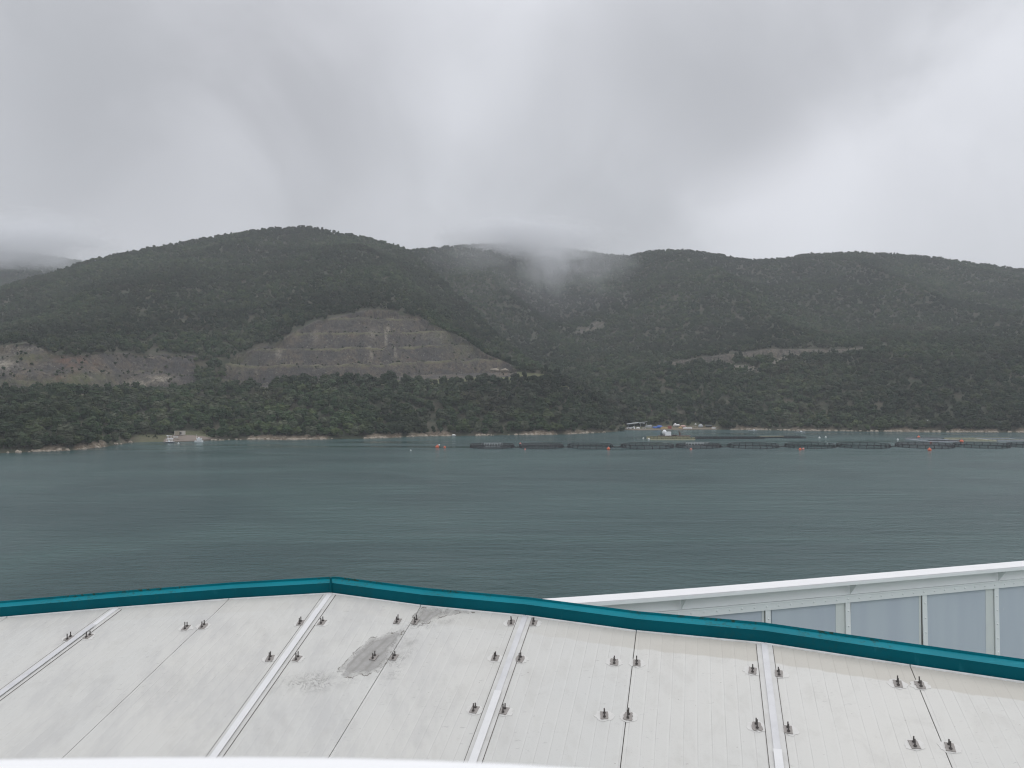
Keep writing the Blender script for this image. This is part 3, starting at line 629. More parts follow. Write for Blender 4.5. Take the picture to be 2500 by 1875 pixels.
# pink blossoming tree above the base
pk = build_tree(crown(11, 2.6, 5.0, 6, 160), 'tree', 'leaf_pink'); q = at(1586, 1024, 662); q.z = max(ground(PB, q.x, q.y), 1.5)
pk.location = q; tag(pk, 'small pink flowering tree above the blue tarpaulin at the fish farm base', 'tree')
def forest(name, pts, lab):
    me = bpy.data.meshes.new(name); n = len(pts); me.vertices.add(n); me.vertices.foreach_set('co', pts[:, :3].astype(np.float32).reshape(-1))
    me.update()
    a = me.attributes.new('tree_scale', 'FLOAT', 'POINT'); a.data.foreach_set('value', pts[:, 3].astype(np.float32))
    o = bpy.data.objects.new(name, me); COL.objects.link(o); tag(o, lab, kind='stuff')
    ng = bpy.data.node_groups.new(name, 'GeometryNodeTree'); ng.interface.new_socket('Geometry', in_out='INPUT', socket_type='NodeSocketGeometry'); ng.interface.new_socket('Geometry', in_out='OUTPUT', socket_type='NodeSocketGeometry')
    nd, lk = ng.nodes, ng.links
    gi = nd.new('NodeGroupInput'); go = nd.new('NodeGroupOutput'); ip = nd.new('GeometryNodeInstanceOnPoints'); jn = nd.new('GeometryNodeJoinGeometry')
    for p_ in protos:
        oi = nd.new('GeometryNodeObjectInfo'); oi.transform_space = 'ORIGINAL'; oi.inputs['Object'].default_value = p_; oi.inputs['As Instance'].default_value = True
        lk.new(oi.outputs['Geometry'], jn.inputs[0])
    lk.new(gi.outputs[0], ip.inputs['Points']); lk.new(jn.outputs[0], ip.inputs['Instance']); ip.inputs['Pick Instance'].default_value = True
    ri = nd.new('FunctionNodeRandomValue'); ri.data_type = 'INT'; ri.inputs[4].default_value = 0; ri.inputs[5].default_value = 5; lk.new(ri.outputs[2], ip.inputs['Instance Index'])
    rr = nd.new('FunctionNodeRandomValue'); rr.data_type = 'FLOAT_VECTOR'; rr.inputs[0].default_value = (-.08, -.08, 0); rr.inputs[1].default_value = (.08, .08, 6.28); rr.inputs['Seed'].default_value = 5
    lk.new(rr.outputs[0], ip.inputs['Rotation'])
    na = nd.new('GeometryNodeInputNamedAttribute'); na.data_type = 'FLOAT'; na.inputs[0].default_value = 'tree_scale'; lk.new(na.outputs[0], ip.inputs['Scale'])
    lk.new(ip.outputs[0], go.inputs[0]); md = o.modifiers.new('forest', 'NODES'); md.node_group = ng; return o
tl = TREES[:6]; forest('forest', np.concatenate(tl), 'dense dark green wood covering the left hill above and below the quarry')
forest('forest', np.concatenate(TREES[6:9]), 'dense hazy wood covering the right and back hills')
forest('forest', TREES[9], 'faint wood on the distant hill at the far left')
print('TREES', ntree, [len(t) for t in TREES])
# cypresses breaking the road cutting
cm = crown(21, 1.1, 9.5, 6, 120, 2.2)
cyp = None
for x in (1660, 1690, 1741, 1752, 1762, 1822, 1860, 1925, 1958, 1966, 1984, 1996, 2008, 2022, 2068, 1838, 2035, 2085):
    D_ = 812+g.uniform(-1, 1); xw = (x-1250)/F*D_; z = ground(PB, xw, D_-4)
    if cyp is None: o = cyp = build_tree(cm, 'cypress', 'leaf_dark')
    else: o = cyp.copy(); COL.objects.link(o)
    s = g.uniform(.85, 1.2); o.location = (xw, D_-4, z-.5); o.scale = (s, s, s)
    tag(o, 'narrow dark cypress standing against the pale rock of the road cutting', 'tree', 'cypresses along the road cutting')
# boulders on the shore
mb = MB(); cnt = 0
for tab, lo, hi, PPx in ((shoreA, -20, 1525, PA), (shoreB, 1770, 2510, PB)):
    for k in range(520):
        x = g.uniform(lo, hi)
        if 330 < x < 520 and tab is shoreA: continue
        if g.random() > (IP(x, [(a, b) for a, b in zip(xs, tanA)]) if tab is shoreA else IP(x, [(a, b) for a, b in zip(xs2, tanB)]))**1.5: continue
        Dd = shore_D(x, tab)+g.uniform(-1.5, 2.0); r = g.uniform(.35, 1.15)
        mb.blob(((x-1250)/F*Dd, Dd, r*.25), (r*1.3, r, r*.8), k, .25, 7, 5); cnt += 1
tag(mb.build('shore_rocks', 'rock_pale'), 'pale pinkish boulders scattered along the waterline of the wooded shore', kind='stuff')

# ---------------------------------------------------------------- ship: deckhouse roof
AZR = R(13.5); elv = math.atan2(slope(300)*math.cos(AZR)*1.0, 1.0)
dvec = Vector((math.sin(AZR)*math.cos(elv), math.cos(AZR)*math.cos(elv), math.sin(elv)))
evec = Vector((math.cos(AZR), -math.sin(AZR), 0)); nvec = evec.cross(dvec).normalized()
if nvec.z < 0: nvec = -nvec
A0 = at(1476, 1745, 6.2)
def rp(x, y, lift=0.0):
    r = ray(x, y); o = Vector((0, 0, CAMH)); p0 = A0+nvec*lift
    return o+r*((p0-o).dot(nvec)/r.dot(nvec))
lines = [((-330,1535),(-1100,1900)), ((18,1507),(-480,1820)), ((288,1484),(0,1698)), ((559.5,1463),(157,1846)), ((807,1449),(528,1842)), ((1028,1479),(806,1843)),
         ((1283,1504),(1157,1855)), ((1553.5,1541),(1514.6,1872)), ((1865.5,1571),(1903,1875)), ((2221.5,1625),(2325,1875)), ((2620,1684),(2880,1900)), ((3050,1750),(3500,1980))]
LL = []
for (fx, fy), (nx, ny) in lines:
    a, b = rp(fx, fy), rp(nx, ny); LL.append((a, a+(b-a).normalized()*4.6, (b-a).normalized()))
house = empty('deckhouse', LL[5][0]); tag(house, 'ship deckhouse with a pale panelled roof, threaded studs and a teal coaming', 'deckhouse')
HL = Vector(house.location)
def hb(mb, name, mat, parent=house, smooth=False):
    mb.v = [tuple(Vector(q)-HL) for q in mb.v]; return mb.build(name, mat, parent, smooth)
bpy.context.view_layer.update()
strips = {2, 4, 6, 8, 10}
for i in range(len(LL)-1):
    (a0, a1, da), (b0_, b1, db) = LL[i], LL[i+1]
    g0 = .0035
    e = (b0_-a0).normalized(); A_, B_ = a0+e*g0, b0_-e*g0; C_, E_ = b1-e*g0, a1+e*g0
    nu, nv = 6, 10; vs = []; uvs = []
    for j in range(nv+1):
        for k in range(nu+1):
            l = A_.lerp(E_, j/nv); r_ = B_.lerp(C_, j/nv); p = l.lerp(r_, k/nu); vs.append(p-HL); uvs.append(((r_-l).length*(k/nu)+.02, (E_-A_).length*j/nv))
    fs = [(j*(nu+1)+k, j*(nu+1)+k+1, (j+1)*(nu+1)+k+1, (j+1)*(nu+1)+k) for j in range(nv) for k in range(nu)]
    top = len(vs); per = [0, nu, (nv+1)*(nu+1)-1, nv*(nu+1)]
    dn = [vs[q]-nvec*.012 for q in per]; uvs += [uvs[q] for q in per]; vs += dn
    for q in range(4):
        pass
    me = bpy.data.meshes.new('roof_panel')
    side = [(per[0], top, top+1, per[1]), (per[1], top+1, top+2, per[2]), (per[2], top+2, top+3, per[3]), (per[3], top+3, top, per[0])]
    me.from_pydata([tuple(v) for v in vs], [], fs+side); uvl = me.uv_layers.new(name='UVMap')
    for lp in me.loops: uvl.data[lp.index].uv = uvs[lp.vertex_index]
    me.update(); me.flip_normals() if me.polygons[0].normal.dot(nvec) < 0 else None
    me.materials.append(MATS['roof_paint']); o = bpy.data.objects.new('roof_panel', me); COL.objects.link(o); o.parent = house
# dark bed under the seams
mb = MB(); far = [l[0] for l in LL]; nr = [l[1] for l in LL]
poly = far+nr[::-1]; n_ = len(poly)
mb.add([p-nvec*.013 for p in poly]+[p-nvec*.12 for p in poly], [tuple(range(n_)), tuple(range(n_, 2*n_))[::-1]]+[(k, (k+1) % n_, n_+(k+1) % n_, n_+k) for k in range(n_)])
hb(mb, 'roof_bed', 'seam_dark')
# light folded lip along the far edge of the panels
mb = MB()
for k in range(len(far)-1):
    a, b = far[k], far[k+1]; e = (b-a).normalized(); f_ = nvec.cross(e).normalized()
    if f_.dot(dvec) > 0: f_ = -f_
    a_2, b_2 = a+e*.004, b-e*.004
    mb.hexa([a_2+nvec*.001, b_2+nvec*.001, b_2+f_*.016+nvec*.001, a_2+f_*.016+nvec*.001, a_2+nvec*.012, b_2+nvec*.012, b_2+f_*.012+nvec*.012, a_2+f_*.012+nvec*.012])
hb(mb, 'edge_trim', 'edge_white')
# cover strips over every second seam
def bar(a, b, w, h0, h1):
    d = (b-a).normalized(); s = nvec.cross(d).normalized()*(w/2)
    return [a-s+nvec*h0, b-s+nvec*h0, b+s+nvec*h0, a+s+nvec*h0, a-s+nvec*h1, b-s+nvec*h1, b+s+nvec*h1, a+s+nvec*h1]
cutp = {2: .35, 4: .32, 6: 1.12, 8: 1.30, 10: .9}
for i in sorted(strips):
    a, b, d = LL[i]; c = cutp[i]
    st_ = MB().hexa(bar(a+d*.005, a+d*c, .052, .004, .012)); st_ = hb(st_, 'cover_strip', 'strip_white' if i in (6, 8) else 'strip_new')
    hb(MB().hexa(bar(a+d*(c-.03), a+d*4.5, .060, .0125, .019)), 'cover_strip', 'strip_new' if i in (4, 6, 8) else 'strip_white')
    m1 = MB(); m1.hexa(bar(a+d*.02, a+d*4.5, .135, .0005, .0035)); hb(m1, 'sealant_band', 'sealant')
    m2 = MB(); s = nvec.cross(d).normalized()
    for sg in (-1, 1): m2.hexa(bar(a+d*.02+s*sg*.0695, a+d*4.5+s*sg*.0695, .005, .0006, .004))
    hb(m2, 'sealant_line', 'seam_dark')
# coaming: vertical face, flange leaning outward and an upstand, following the far edge
Up = Vector((0, 0, 1))
def outward(k):
    a = far[max(k-1, 0)]; b = far[min(k+1, len(far)-1)]
    e = (b-a); e.z = 0; e.normalize(); o = Vector((-e.y, e.x, 0)); return o if o.y > 0 else -o
# the coaming corner stands where the white strip meets the edge
prof = [(0.0, -.25), (0.0, .104), (.100, .128), (.103, .148), (.109, .148), (.109, .118), (.02, .097), (.02, -.25)]
def coam(ids, first, last):
    secs = []
    for k in ids:
        if k == 4: # mitre at the corner
            ea = (far[4]-far[3]); eb = (far[5]-far[4]); ea.z = eb.z = 0; oa = Vector((-ea.y, ea.x, 0)).normalized(); ob = Vector((-eb.y, eb.x, 0)).normalized(); o = (oa+ob).normalized()/max(.3, (oa+ob).normalized().dot(oa))
        else: o = outward(k)
        secs.append([far[k]+dvec*.012+o*(.006+px_)+Up*pz_ for px_, pz_ in prof])
    return secs
def sheet(secs, j0, j1, name, mat, parent):
    mb = MB(); n = j1-j0+1
    for s_ in secs: mb.v += [tuple(q) for q in s_[j0:j1+1]]
    for a in range(len(secs)-1):
        for k in range(n-1): mb.f.append((a*n+k, a*n+k+1, (a+1)*n+k+1, (a+1)*n+k))
    return hb(mb, name, mat, parent)
for ids in ([0, 1, 2, 3, 4], [4, 5, 6, 7, 8, 9, 10, 11]):
    secs = coam(ids, 0, 0)
    lo = MB(); n = 8
    face = [[s_[0], s_[1], s_[6], s_[7]] for s_ in secs]; fl = [[s_[1]+Up*.001, s_[2], s_[3], s_[4], s_[5], s_[6]+Up*.001] for s_ in secs]
    def loft(cs):
        mb = MB(); n = len(cs[0])
        for c in cs: mb.v += [tuple(q) for q in c]
        for a in range(len(cs)-1):
            for k in range(n): mb.f.append((a*n+k, a*n+(k+1) % n, (a+1)*n+(k+1) % n, (a+1)*n+k))
        mb.f += [tuple(range(n)), tuple((len(cs)-1)*n+k for k in range(n))]; return mb
    co = hb(loft(face), 'coaming', 'teal_shaded')
    mbf = loft([[c[0], c[1]+(c[2]-c[1])*.01, c[4]+(c[3]-c[4])*.01+Vector((0, 0, -.004)), c[5]] for c in fl]); hb(mbf, 'flange', 'teal_lit', co)
    mbu = loft([[c[1]+Up*.0015, c[2], c[3], c[4]] for c in fl]); hb(mbu, 'upstand', 'teal_midtone', co)
# gusset in the corner
c4 = far[4]; o4 = Vector((0, 1, 0))
hb(MB().tube([c4+Vector((0, .006, -.02)), c4+Vector((0, .012, .165))], .012, 8), 'corner_weld', 'teal_shaded')
# walls of the deckhouse
DECKZ = 23.7
wallp = [far[k]+Vector((0, .035, 0)) for k in range(len(far))]; mb = MB()
loop = wallp+[p for p in nr[::-1]]; n_ = len(loop)
mb.add([(p.x, p.y, DECKZ) for p in loop]+[tuple(p-Up*.26) for p in loop], [(k, (k+1) % n_, n_+(k+1) % n_, n_+k) for k in range(n_)])
hb(mb, 'wall', 'hull_white')
# peeled paint beside the stained seam
def px_sheet(pts, lift, mat, name, parent=house, jag=0.0, sub=3, seed=1):
    rr = random.Random(seed); out = []
    n = len(pts)
    for k in range(n):
        (x0, y0), (x1, y1) = pts[k], pts[(k+1) % n]
        for s_ in range(sub):
            t = s_/sub; out.append((x0+(x1-x0)*t+(rr.uniform(-jag, jag) if s_ else 0), y0+(y1-y0)*t+(rr.uniform(-jag, jag)*.6 if s_ else 0)))
    c = [rp(x, y, lift) for x, y in out]; c0 = [rp(x, y, lift-.0008) for x, y in out]; m = len(c)
    mb = MB(); mb.add(c+c0, [tuple(range(m))]+[(k, (k+1) % m, m+(k+1) % m, m+k) for k in range(m)]); return hb(mb, name, mat, parent)
pa = [(1030,1481),(1075,1484),(1172,1494),(1140,1497),(1108,1500),(1085,1505),(1062,1514),(1046,1522),(1032,1525),(1016,1527),(1003,1522),(1012,1505)]
pb = [(1000,1526),(960,1541),(905,1560),(872,1585),(845,1615),(822,1645),(838,1653),(862,1652),(900,1647),(929,1638),(946,1612),(972,1570)]
def sdist(px, py, poly):
    d = 1e9; inside = False; n = len(poly)
    for k in range(n):
        (x0, y0), (x1, y1) = poly[k], poly[(k+1) % n]; dx, dy = x1-x0, y1-y0
        t = max(0, min(1, ((px-x0)*dx+(py-y0)*dy)/(dx*dx+dy*dy+1e-9))); d = min(d, math.hypot(px-x0-t*dx, (py-y0-t*dy)*1.4))
        if (y0 > py) != (y1 > py) and px < (x1-x0)*(py-y0)/(y1-y0)+x0: inside = not inside
    return d if inside else -d
def peel_mat():
    m, b = newmat('peeled_sheet'); pos = position()
    sd = N('ShaderNodeAttribute'); sd.attribute_name = 'inside'; cr = N('ShaderNodeAttribute'); cr.attribute_name = 'cracked'
    dp_ = N('ShaderNodeVectorMath', operation='DOT_PRODUCT'); L(pos, dp_.inputs[0]); dp_.inputs[1].default_value = (0.84, -0.50, 0.10)
    w_ = math_('FRACT', math_('DIVIDE', math_('ADD', dp_.outputs['Value'], math_('MULTIPLY', noise(pos, 4, 4), 0.05)), 0.085))
    ridge = mapr(math_('ABSOLUTE', math_('SUBTRACT', w_, 0.5)), 0.0, 0.30, 1.0, 0.0)
    q = math_('ADD', math_('ADD', sd.outputs['Fac'], math_('MULTIPLY', math_('SUBTRACT', noise(pos, 6, 8, 0.76, 0.8), 0.5), 46)), math_('MULTIPLY', ridge, -3))
    core = mapr(q, -3.0, 14.0, 0, 0.55)
    rim = math_('MULTIPLY', mapr(q, -2.5, 0.5, 0, 1), mapr(q, 0.5, 3.5, 1, 0))
    rim = math_('MULTIPLY', rim, mapr(noise(pos, 11, 4), 0.40, 0.60, 0.1, 1))
    c = mixc(mapr(noise(pos, 16, 6, 0.7), 0.35, 0.7, 0, 1), (0.46, 0.45, 0.435), (0.36, 0.35, 0.33))
    c = mixc(math_('MULTIPLY', ridge, 0.55), c, (0.25, 0.235, 0.215)); c = mixc(rim, c, (0.17, 0.15, 0.13))
    vein = mapr(math_('ABSOLUTE', math_('SUBTRACT', noise(pos, 9, 7, 0.7, 0.8), 0.5)), 0.0, 0.028, 0.75, 0.0)
    crk = math_('MULTIPLY', math_('MULTIPLY', vein, cr.outputs['Fac']), mapr(noise(pos, 5, 3), 0.42, 0.56, 0, 1))
    smear = math_('MULTIPLY', cr.outputs['Fac'], mapr(noise(pos, 6, 6, 0.7), 0.40, 0.75, 0.0, 0.45))
    al = math_('MAXIMUM', math_('MAXIMUM', core, math_('MULTIPLY', rim, 0.85)), math_('MAXIMUM', crk, smear))
    L(c, b.inputs['Base Color']); L(al, b.inputs['Alpha']); b.inputs['Roughness'].default_value = 0.8
peel_mat()
for (gx0, gx1, gy0, gy1, pg) in ((985, 1200, 1478, 1540, pa), (620, 1045, 1520, 1730, pb)):
    nx_, ny_ = 70, 40; vs = []; ins = []; crk = []
    for j in range(ny_+1):
        for i in range(nx_+1):
            x = gx0+(gx1-gx0)*i/nx_; y = gy0+(gy1-gy0)*j/ny_
            if pg is pa:
                # stay below the coaming foot
                y = max(y, float(np.interp(x, [985, 1028, 1283], [1476.5, 1481.0, 1506.5]))+j*.02)
            vs.append(rp(x, y, .0016)-HL); ins.append(max(-40, sdist(x, y, pg)))
            e1 = math.exp(-((x-760-(1670-y)*1.6)/75)**2-((y-1668)/24)**2); e2 = math.exp(-((x-1010+(y-1530)*.62-12)/26)**2)*(1 if 1525 < y < 1660 else 0); e3 = math.exp(-((y-1520-(1040-x)*.06)/9)**2-((x-1060)/60)**2)
            ed = min(1, (i)/6, (nx_-i)/6, (ny_-j)/6, (j+ (9 if pg is pa else 0))/6)
            crk.append(min(1, .9*e1+.55*e2+.6*e3)*ed)
    me = bpy.data.meshes.new('peeled_paint'); me.from_pydata([tuple(v) for v in vs], [], [(j*(nx_+1)+i, j*(nx_+1)+i+1, (j+1)*(nx_+1)+i+1, (j+1)*(nx_+1)+i) for j in range(ny_) for i in range(nx_)])
    for nm, ar in (('inside', ins), ('cracked', crk)): t_ = me.attributes.new(nm, 'FLOAT', 'POINT'); t_.data.foreach_set('value', np.array(ar, np.float32))
    me.materials.append(MATS['peeled_sheet']); o = bpy.data.objects.new('peeled_paint', me); COL.objects.link(o); o.parent = house
# threaded studs on plates: plate and two studs; axis follows the nearest seam
studs = [(168.6,1558.5,2),(215.5,1553.7,2),(454,1533,3),(496,1529,3),(733.7,1521,4),(786.5,1520,4),(659.7,1608,4),(725.3,1608,4),(970,1517,5),(1014.8,1517,5),(912.7,1605,5),(961.7,1605,5),
 (1247.6,1520.5,6),(1302.6,1521.5,6),(1209,1606.4,6),(1269.8,1609,6),(1158,1732.8,6),(1231,1735.6,6),(1499.7,1617,7),(1554.4,1619,7),(1475.3,1747,7),(1533.5,1749.6,7),
 (1837.3,1638,8),(1901.3,1645,8),(1848,1774,8),(1924,1782,8),(2192.4,1670,9),(2246.2,1672.8,9),(2232,1818.4,9),(2319,1824.7,9)]
for n_s, (x, y, li) in enumerate(studs):
    p = rp(x, y, .002); d = LL[li][2]; d = (Matrix.Rotation(random.Random(n_s+50).uniform(-.16, .16), 3, nvec) @ d).normalized(); s = nvec.cross(d).normalized()
    def loc(u, v, h): return s*u+d*v+nvec*h
    rr = random.Random(n_s)
    br = empty('stud_bracket', tuple(p-HL)); br.parent = house; k_ = .031
    # ragged sealant patch
    pts = []
    for t in range(22):
        a = 2*math.pi*t/22; r = rr.uniform(.85, 1.15); pts.append((.075*math.cos(a)*r, .058*math.sin(a)*r))
    if li != 5: m = MB(); nn_ = len(pts); m.add([loc(a, b, .0005) for a, b in pts]+[loc(a, b, -.0012) for a, b in pts], [tuple(range(nn_))]+[(t, (t+1) % nn_, nn_+(t+1) % nn_, nn_+t) for t in range(nn_)]); m.build('sealant_patch', 'ring_patch', br)
    pl = MB(); zt = .0065; out = []
    base_ = [(-k_, -.040), (k_, -.040), (k_, .040), (-k_, .040)]
    for t in range(4):
        (a, b), (c, e_) = base_[t], base_[(t+1) % 4]
        for q_ in range(5):
            f_ = q_/5; ja = rr.uniform(-.004, .012) if (n_s % 3 == 0 and q_) else rr.uniform(-.002, .003)
            u_, v_ = a+(c-a)*f_, b+(e_-b)*f_; out.append((u_*(1+ja/.04), v_*(1+ja/.05)))
    nn_ = len(out); pl.add([loc(a, b, zt) for a, b in out]+[loc(a, b, 0.0008) for a, b in out], [tuple(range(nn_))]+[(t, (t+1) % nn_, nn_+(t+1) % nn_, nn_+t) for t in range(nn_)])
    plate = pl.build('plate', 'plate_steel', br)
    for v_, hh in ((-.020, .046+rr.uniform(-.008, .006)), (.022, .060+rr.uniform(-.01, .008))):
        c = loc(rr.uniform(-.003, .003), v_, .006); tl_ = Vector((rr.uniform(-.04, .04), rr.uniform(-.04, .04), 1))
        MB().tube([c, c+tl_*hh], .0054, 8).build('stud', 'stud_steel', br)
        MB().tube([c+Up*.001, c+Up*.010], .012, 6).build('nut', 'stud_steel', br)

# ---------------------------------------------------------------- white bulwark
b_az = R(73); bd = Vector((math.sin(b_az), math.cos(b_az), 0)); bn = Vector((math.cos(b_az), -math.sin(b_az), 0))  # bn points to the camera side
if bn.y > 0: bn = -bn
T0 = at(1850, 1423, 12.0); zc = T0.z
def bp(t, u, z): p = T0+bd*t+bn*(u-.008*min(t, 0)**2); return Vector((p.x, p.y, zc+z))
bul = empty('bulwark', bp(0, 0, -1.4)); BL = Vector(bul.location); tag(bul, 'white steel ship bulwark with riveted rail and blue grey panels beyond the teal coaming', 'bulwark')
def bb(mb, name, mat, parent=bul, smooth=False):
    mb.v = [tuple(Vector(q)-BL) for q in mb.v]; return mb.build(name, mat, parent, smooth)
ta, tb = -9.0, 12.0
def bbox(t0, t1, u0, u1, z0, z1):
    return [bp(t0, u0, z0), bp(t1, u0, z0), bp(t1, u1, z0), bp(t0, u1, z0), bp(t0, u0, z1), bp(t1, u0, z1), bp(t1, u1, z1), bp(t0, u1, z1)]
TS = [ta, -6.5, -4.5, -3, -2, -1, 0, tb]
def run(*a):
    m = MB()
    for q0, q1 in zip(TS[:-1], TS[1:]): m.hexa(bbox(q0, q1, *a))
    return m
bb(run(0, .33, -.02, 0), 'cap_rail', 'bulwark_cap')
bb(run(.318, .333, -.062, -.0205), 'cap_lip', 'bulwark_white')
mw = MB()
for ta_, tb_ in zip(TS[:-1], TS[1:]): mw.hexa([bp(ta_, .05, -.024), bp(tb_, .05, -.024), bp(tb_, .03, -.024), bp(ta_, .03, -.024), bp(ta_, .150, -.262), bp(tb_, .150, -.262), bp(tb_, .130, -.262), bp(ta_, .130, -.262)])
bb(mw, 'upper_web', 'bulwark_white')
bb(run(.10, .182, -.283, -.264), 'ledge', 'bulwark_white')
rail = bb(run(.155, .170, -.385, -.2845), 'rivet_rail', 'bulwark_white')
def rivet(t, z, u, parent):
    c = bp(t, u, z); m = MB(); m.tube([c-bn*.002, c+bn*.006, c+bn*.012], [.017, .015, .007], 8); return bb(m, 'rivet', 'bulwark_white', parent, True)
t = -3.0
while t < 6.0: rivet(t+.02, -.325, .170, rail); t += .2157
posts = [-4.46, -2.95, -1.42, .11, 1.592, 3.123, 4.66, 6.2, 7.7, 9.2, 10.7]
for i, t in enumerate(posts):
    lean = 0.035
    pp = [bp(t-.045, .140, -2.25), bp(t+.045, .140, -2.25), bp(t+.045, .158, -2.25), bp(t-.045, .158, -2.25), bp(t-.045-lean, .140, -.386), bp(t+.045-lean, .140, -.386), bp(t+.045-lean, .158, -.386), bp(t-.045-lean, .158, -.386)]
    po = bb(MB().hexa(pp), 'post', 'bulwark_white')
    if -1 < t < 6.5:
        for z in (-.52, -.76, -1.0, -1.24, -1.48, -1.72): rivet(t-lean*(1+(z+.386)/1.36)+.002, z, .158, po)
    if i % 2 == 0:
        a = [bp(t, .16, -.262), bp(t, .316, -.063), bp(t, .16, -.063)]
        e = bd*.012; o_ = [q_+e for q_ in a]; bb(MB().add(a+o_, [(0, 1, 2), (5, 4, 3), (0, 3, 4, 1), (1, 4, 5, 2), (2, 5, 3, 0)]), 'bracket', 'bulwark_white')
    if i < len(posts)-1:
        t1 = posts[i+1]
        pan = bb(MB().hexa(bbox(t+.048, t1-.048, .10, .125, -2.25, -.386)), 'panel', 'panel_bluegrey')
        bb(MB().hexa(bbox(t1-.048-(.20 if i % 2 else .08), t1-.050, .1255, .130, -2.25, -.387)), 'panel_edge', 'panel_margin', pan)
        if i % 2 == 0: bb(MB().hexa(bbox(t1-.085, t1-.052, .1305, .134, -2.25, -.388)), 'gap', 'seam_dark', pan)
# bow deck and hull below
hullp = [bp(ta, .02, 0), bp(tb, .02, 0), bp(tb+6, -1.0, 0)]
poly = [(-9.5, 7.2)]+[(hullp[0].x, hullp[0].y), (hullp[1].x, hullp[1].y), (34, 8), (34, -30), (-34, -30), (-34, -2)]
hz = [(x, y) for x, y in poly]
MBd = MB(); MBd.prism(hz, .15, DECKZ-.155); tag(MBd.build('deck', 'deck_green'), 'green painted steel foredeck of the ship', kind='structure')
hm = MB(); hm.prism([(x*.995, y-.03) for x, y in hz], DECKZ-.16+2.0, -2.0)
tag(hm.build('ship_hull', 'hull_white'), 'white side of the ship below the bulwark', 'ship')
ob = run(.0, .028, -2.35, -.0215); bb(ob, 'outer_plate', 'hull_white')
# ---------------------------------------------------------------- window ledge in front of the camera
zl = CAMH-.30; edge_px = [(x_, y_-9) for x_, y_ in [(-700,1858),(-300,1853),(0,1848),(350,1843.5),(600,1842.5),(850,1845),(1050,1850.5),(1250,1859),(1400,1868),(1500,1876),(1650,1890),(2000,1935),(2600,2040)]]
ep = [on_z(x, y, zl) for x, y in edge_px]; lip = MB(); secs = []
for p in ep:
    pr = [(-.30, 0), (-.012, 0), (-.004, -.003), (0, -.011), (0, -.05), (-.30, -.05)]
    secs.append([Vector((p.x, p.y+a, p.z+b)) for a, b in pr])
n = 6
for s_ in secs: lip.v += [tuple(q) for q in s_]
for a in range(len(secs)-1):
    for k in range(n): lip.f.append((a*n+k, a*n+(k+1) % n, (a+1)*n+(k+1) % n, (a+1)*n+k))
lip.f += [tuple(range(n)), tuple((len(secs)-1)*n+k for k in range(n))]
led = empty('window_ledge', (0, .5, DECKZ)); tag(led, 'bright white ledge running along the bottom edge right in front of the camera', 'ledge')
def lb(mb, name, mat): mb.v = [tuple(Vector(q)-Vector(led.location)) for q in mb.v]; return mb.build(name, mat, led)
lb(lip, 'sill', 'ledge_white')
lb(MB().box((0, .18, (DECKZ+zl-.051)/2), (3.0, .22, zl-.051-DECKZ)), 'wall', 'hull_white')

# ---------------------------------------------------------------- fish farm
def ring(r, z, tube, n=48, seg=6): return MB().tube([(r*math.cos(2*math.pi*k/n), r*math.sin(2*math.pi*k/n), z) for k in range(n)], tube, seg, True)
def cage(name, r, matf, matr, matn, npost=22, rail_h=1.6):
    o = empty(name, (0, 0, 0))
    ring(r, .04, .15).build('float_ring', matf, o); ring(r-.9, .04, .13).build('float_ring', matf, o)
    hr = ring(r-.45, rail_h+.1, .13).build('handrail', matr, o)
    for k in range(npost):
        a = 2*math.pi*(k+.3)/npost; c, s = math.cos(a), math.sin(a)
        m = MB(); m.tube([((r-.1)*c, (r-.1)*s, .1), ((r-.45)*c, (r-.45)*s, rail_h+.12)], .20, 6); m.box(((r-.45)*c, (r-.45)*s, .22), (1.1, .36, .26), Matrix.Rotation(a, 3, 'Z')); m.build('stanchion', matr, o)
    m = MB(); n = 48
    for k in range(n):
        a = 2*math.pi*k/n; m.v += [((r-.62)*math.cos(a), (r-.62)*math.sin(a), .1), ((r-.5)*math.cos(a), (r-.5)*math.sin(a), rail_h+.08)]
    m.f = [(2*k, 2*((k+1) % n), 2*((k+1) % n)+1, 2*k+1) for k in range(n)]; m.build('net', matn, o); return o
cc = [(1147,1256,'b',1),(1266,1376,'b',0),(1384,1497,'t',0),(1514,1646,'t',0),(1648,1761,'b',1),(1774,1901,'t',0),(1914,2038,'g',0),(2041,2172,'g',0),(2186,2326,'b',0),(2328,2460,'g',0),(2462,2590,'g',0)]
pro = {}
ords = ['first','second','third','fourth','fifth','sixth','seventh','eighth','ninth','tenth','eleventh']
nn3 = {'b': ('net_brown', 'brownish'), 't': ('net_thin', 'thin dark'), 'g': ('net_green', 'dark green')}
cages = []
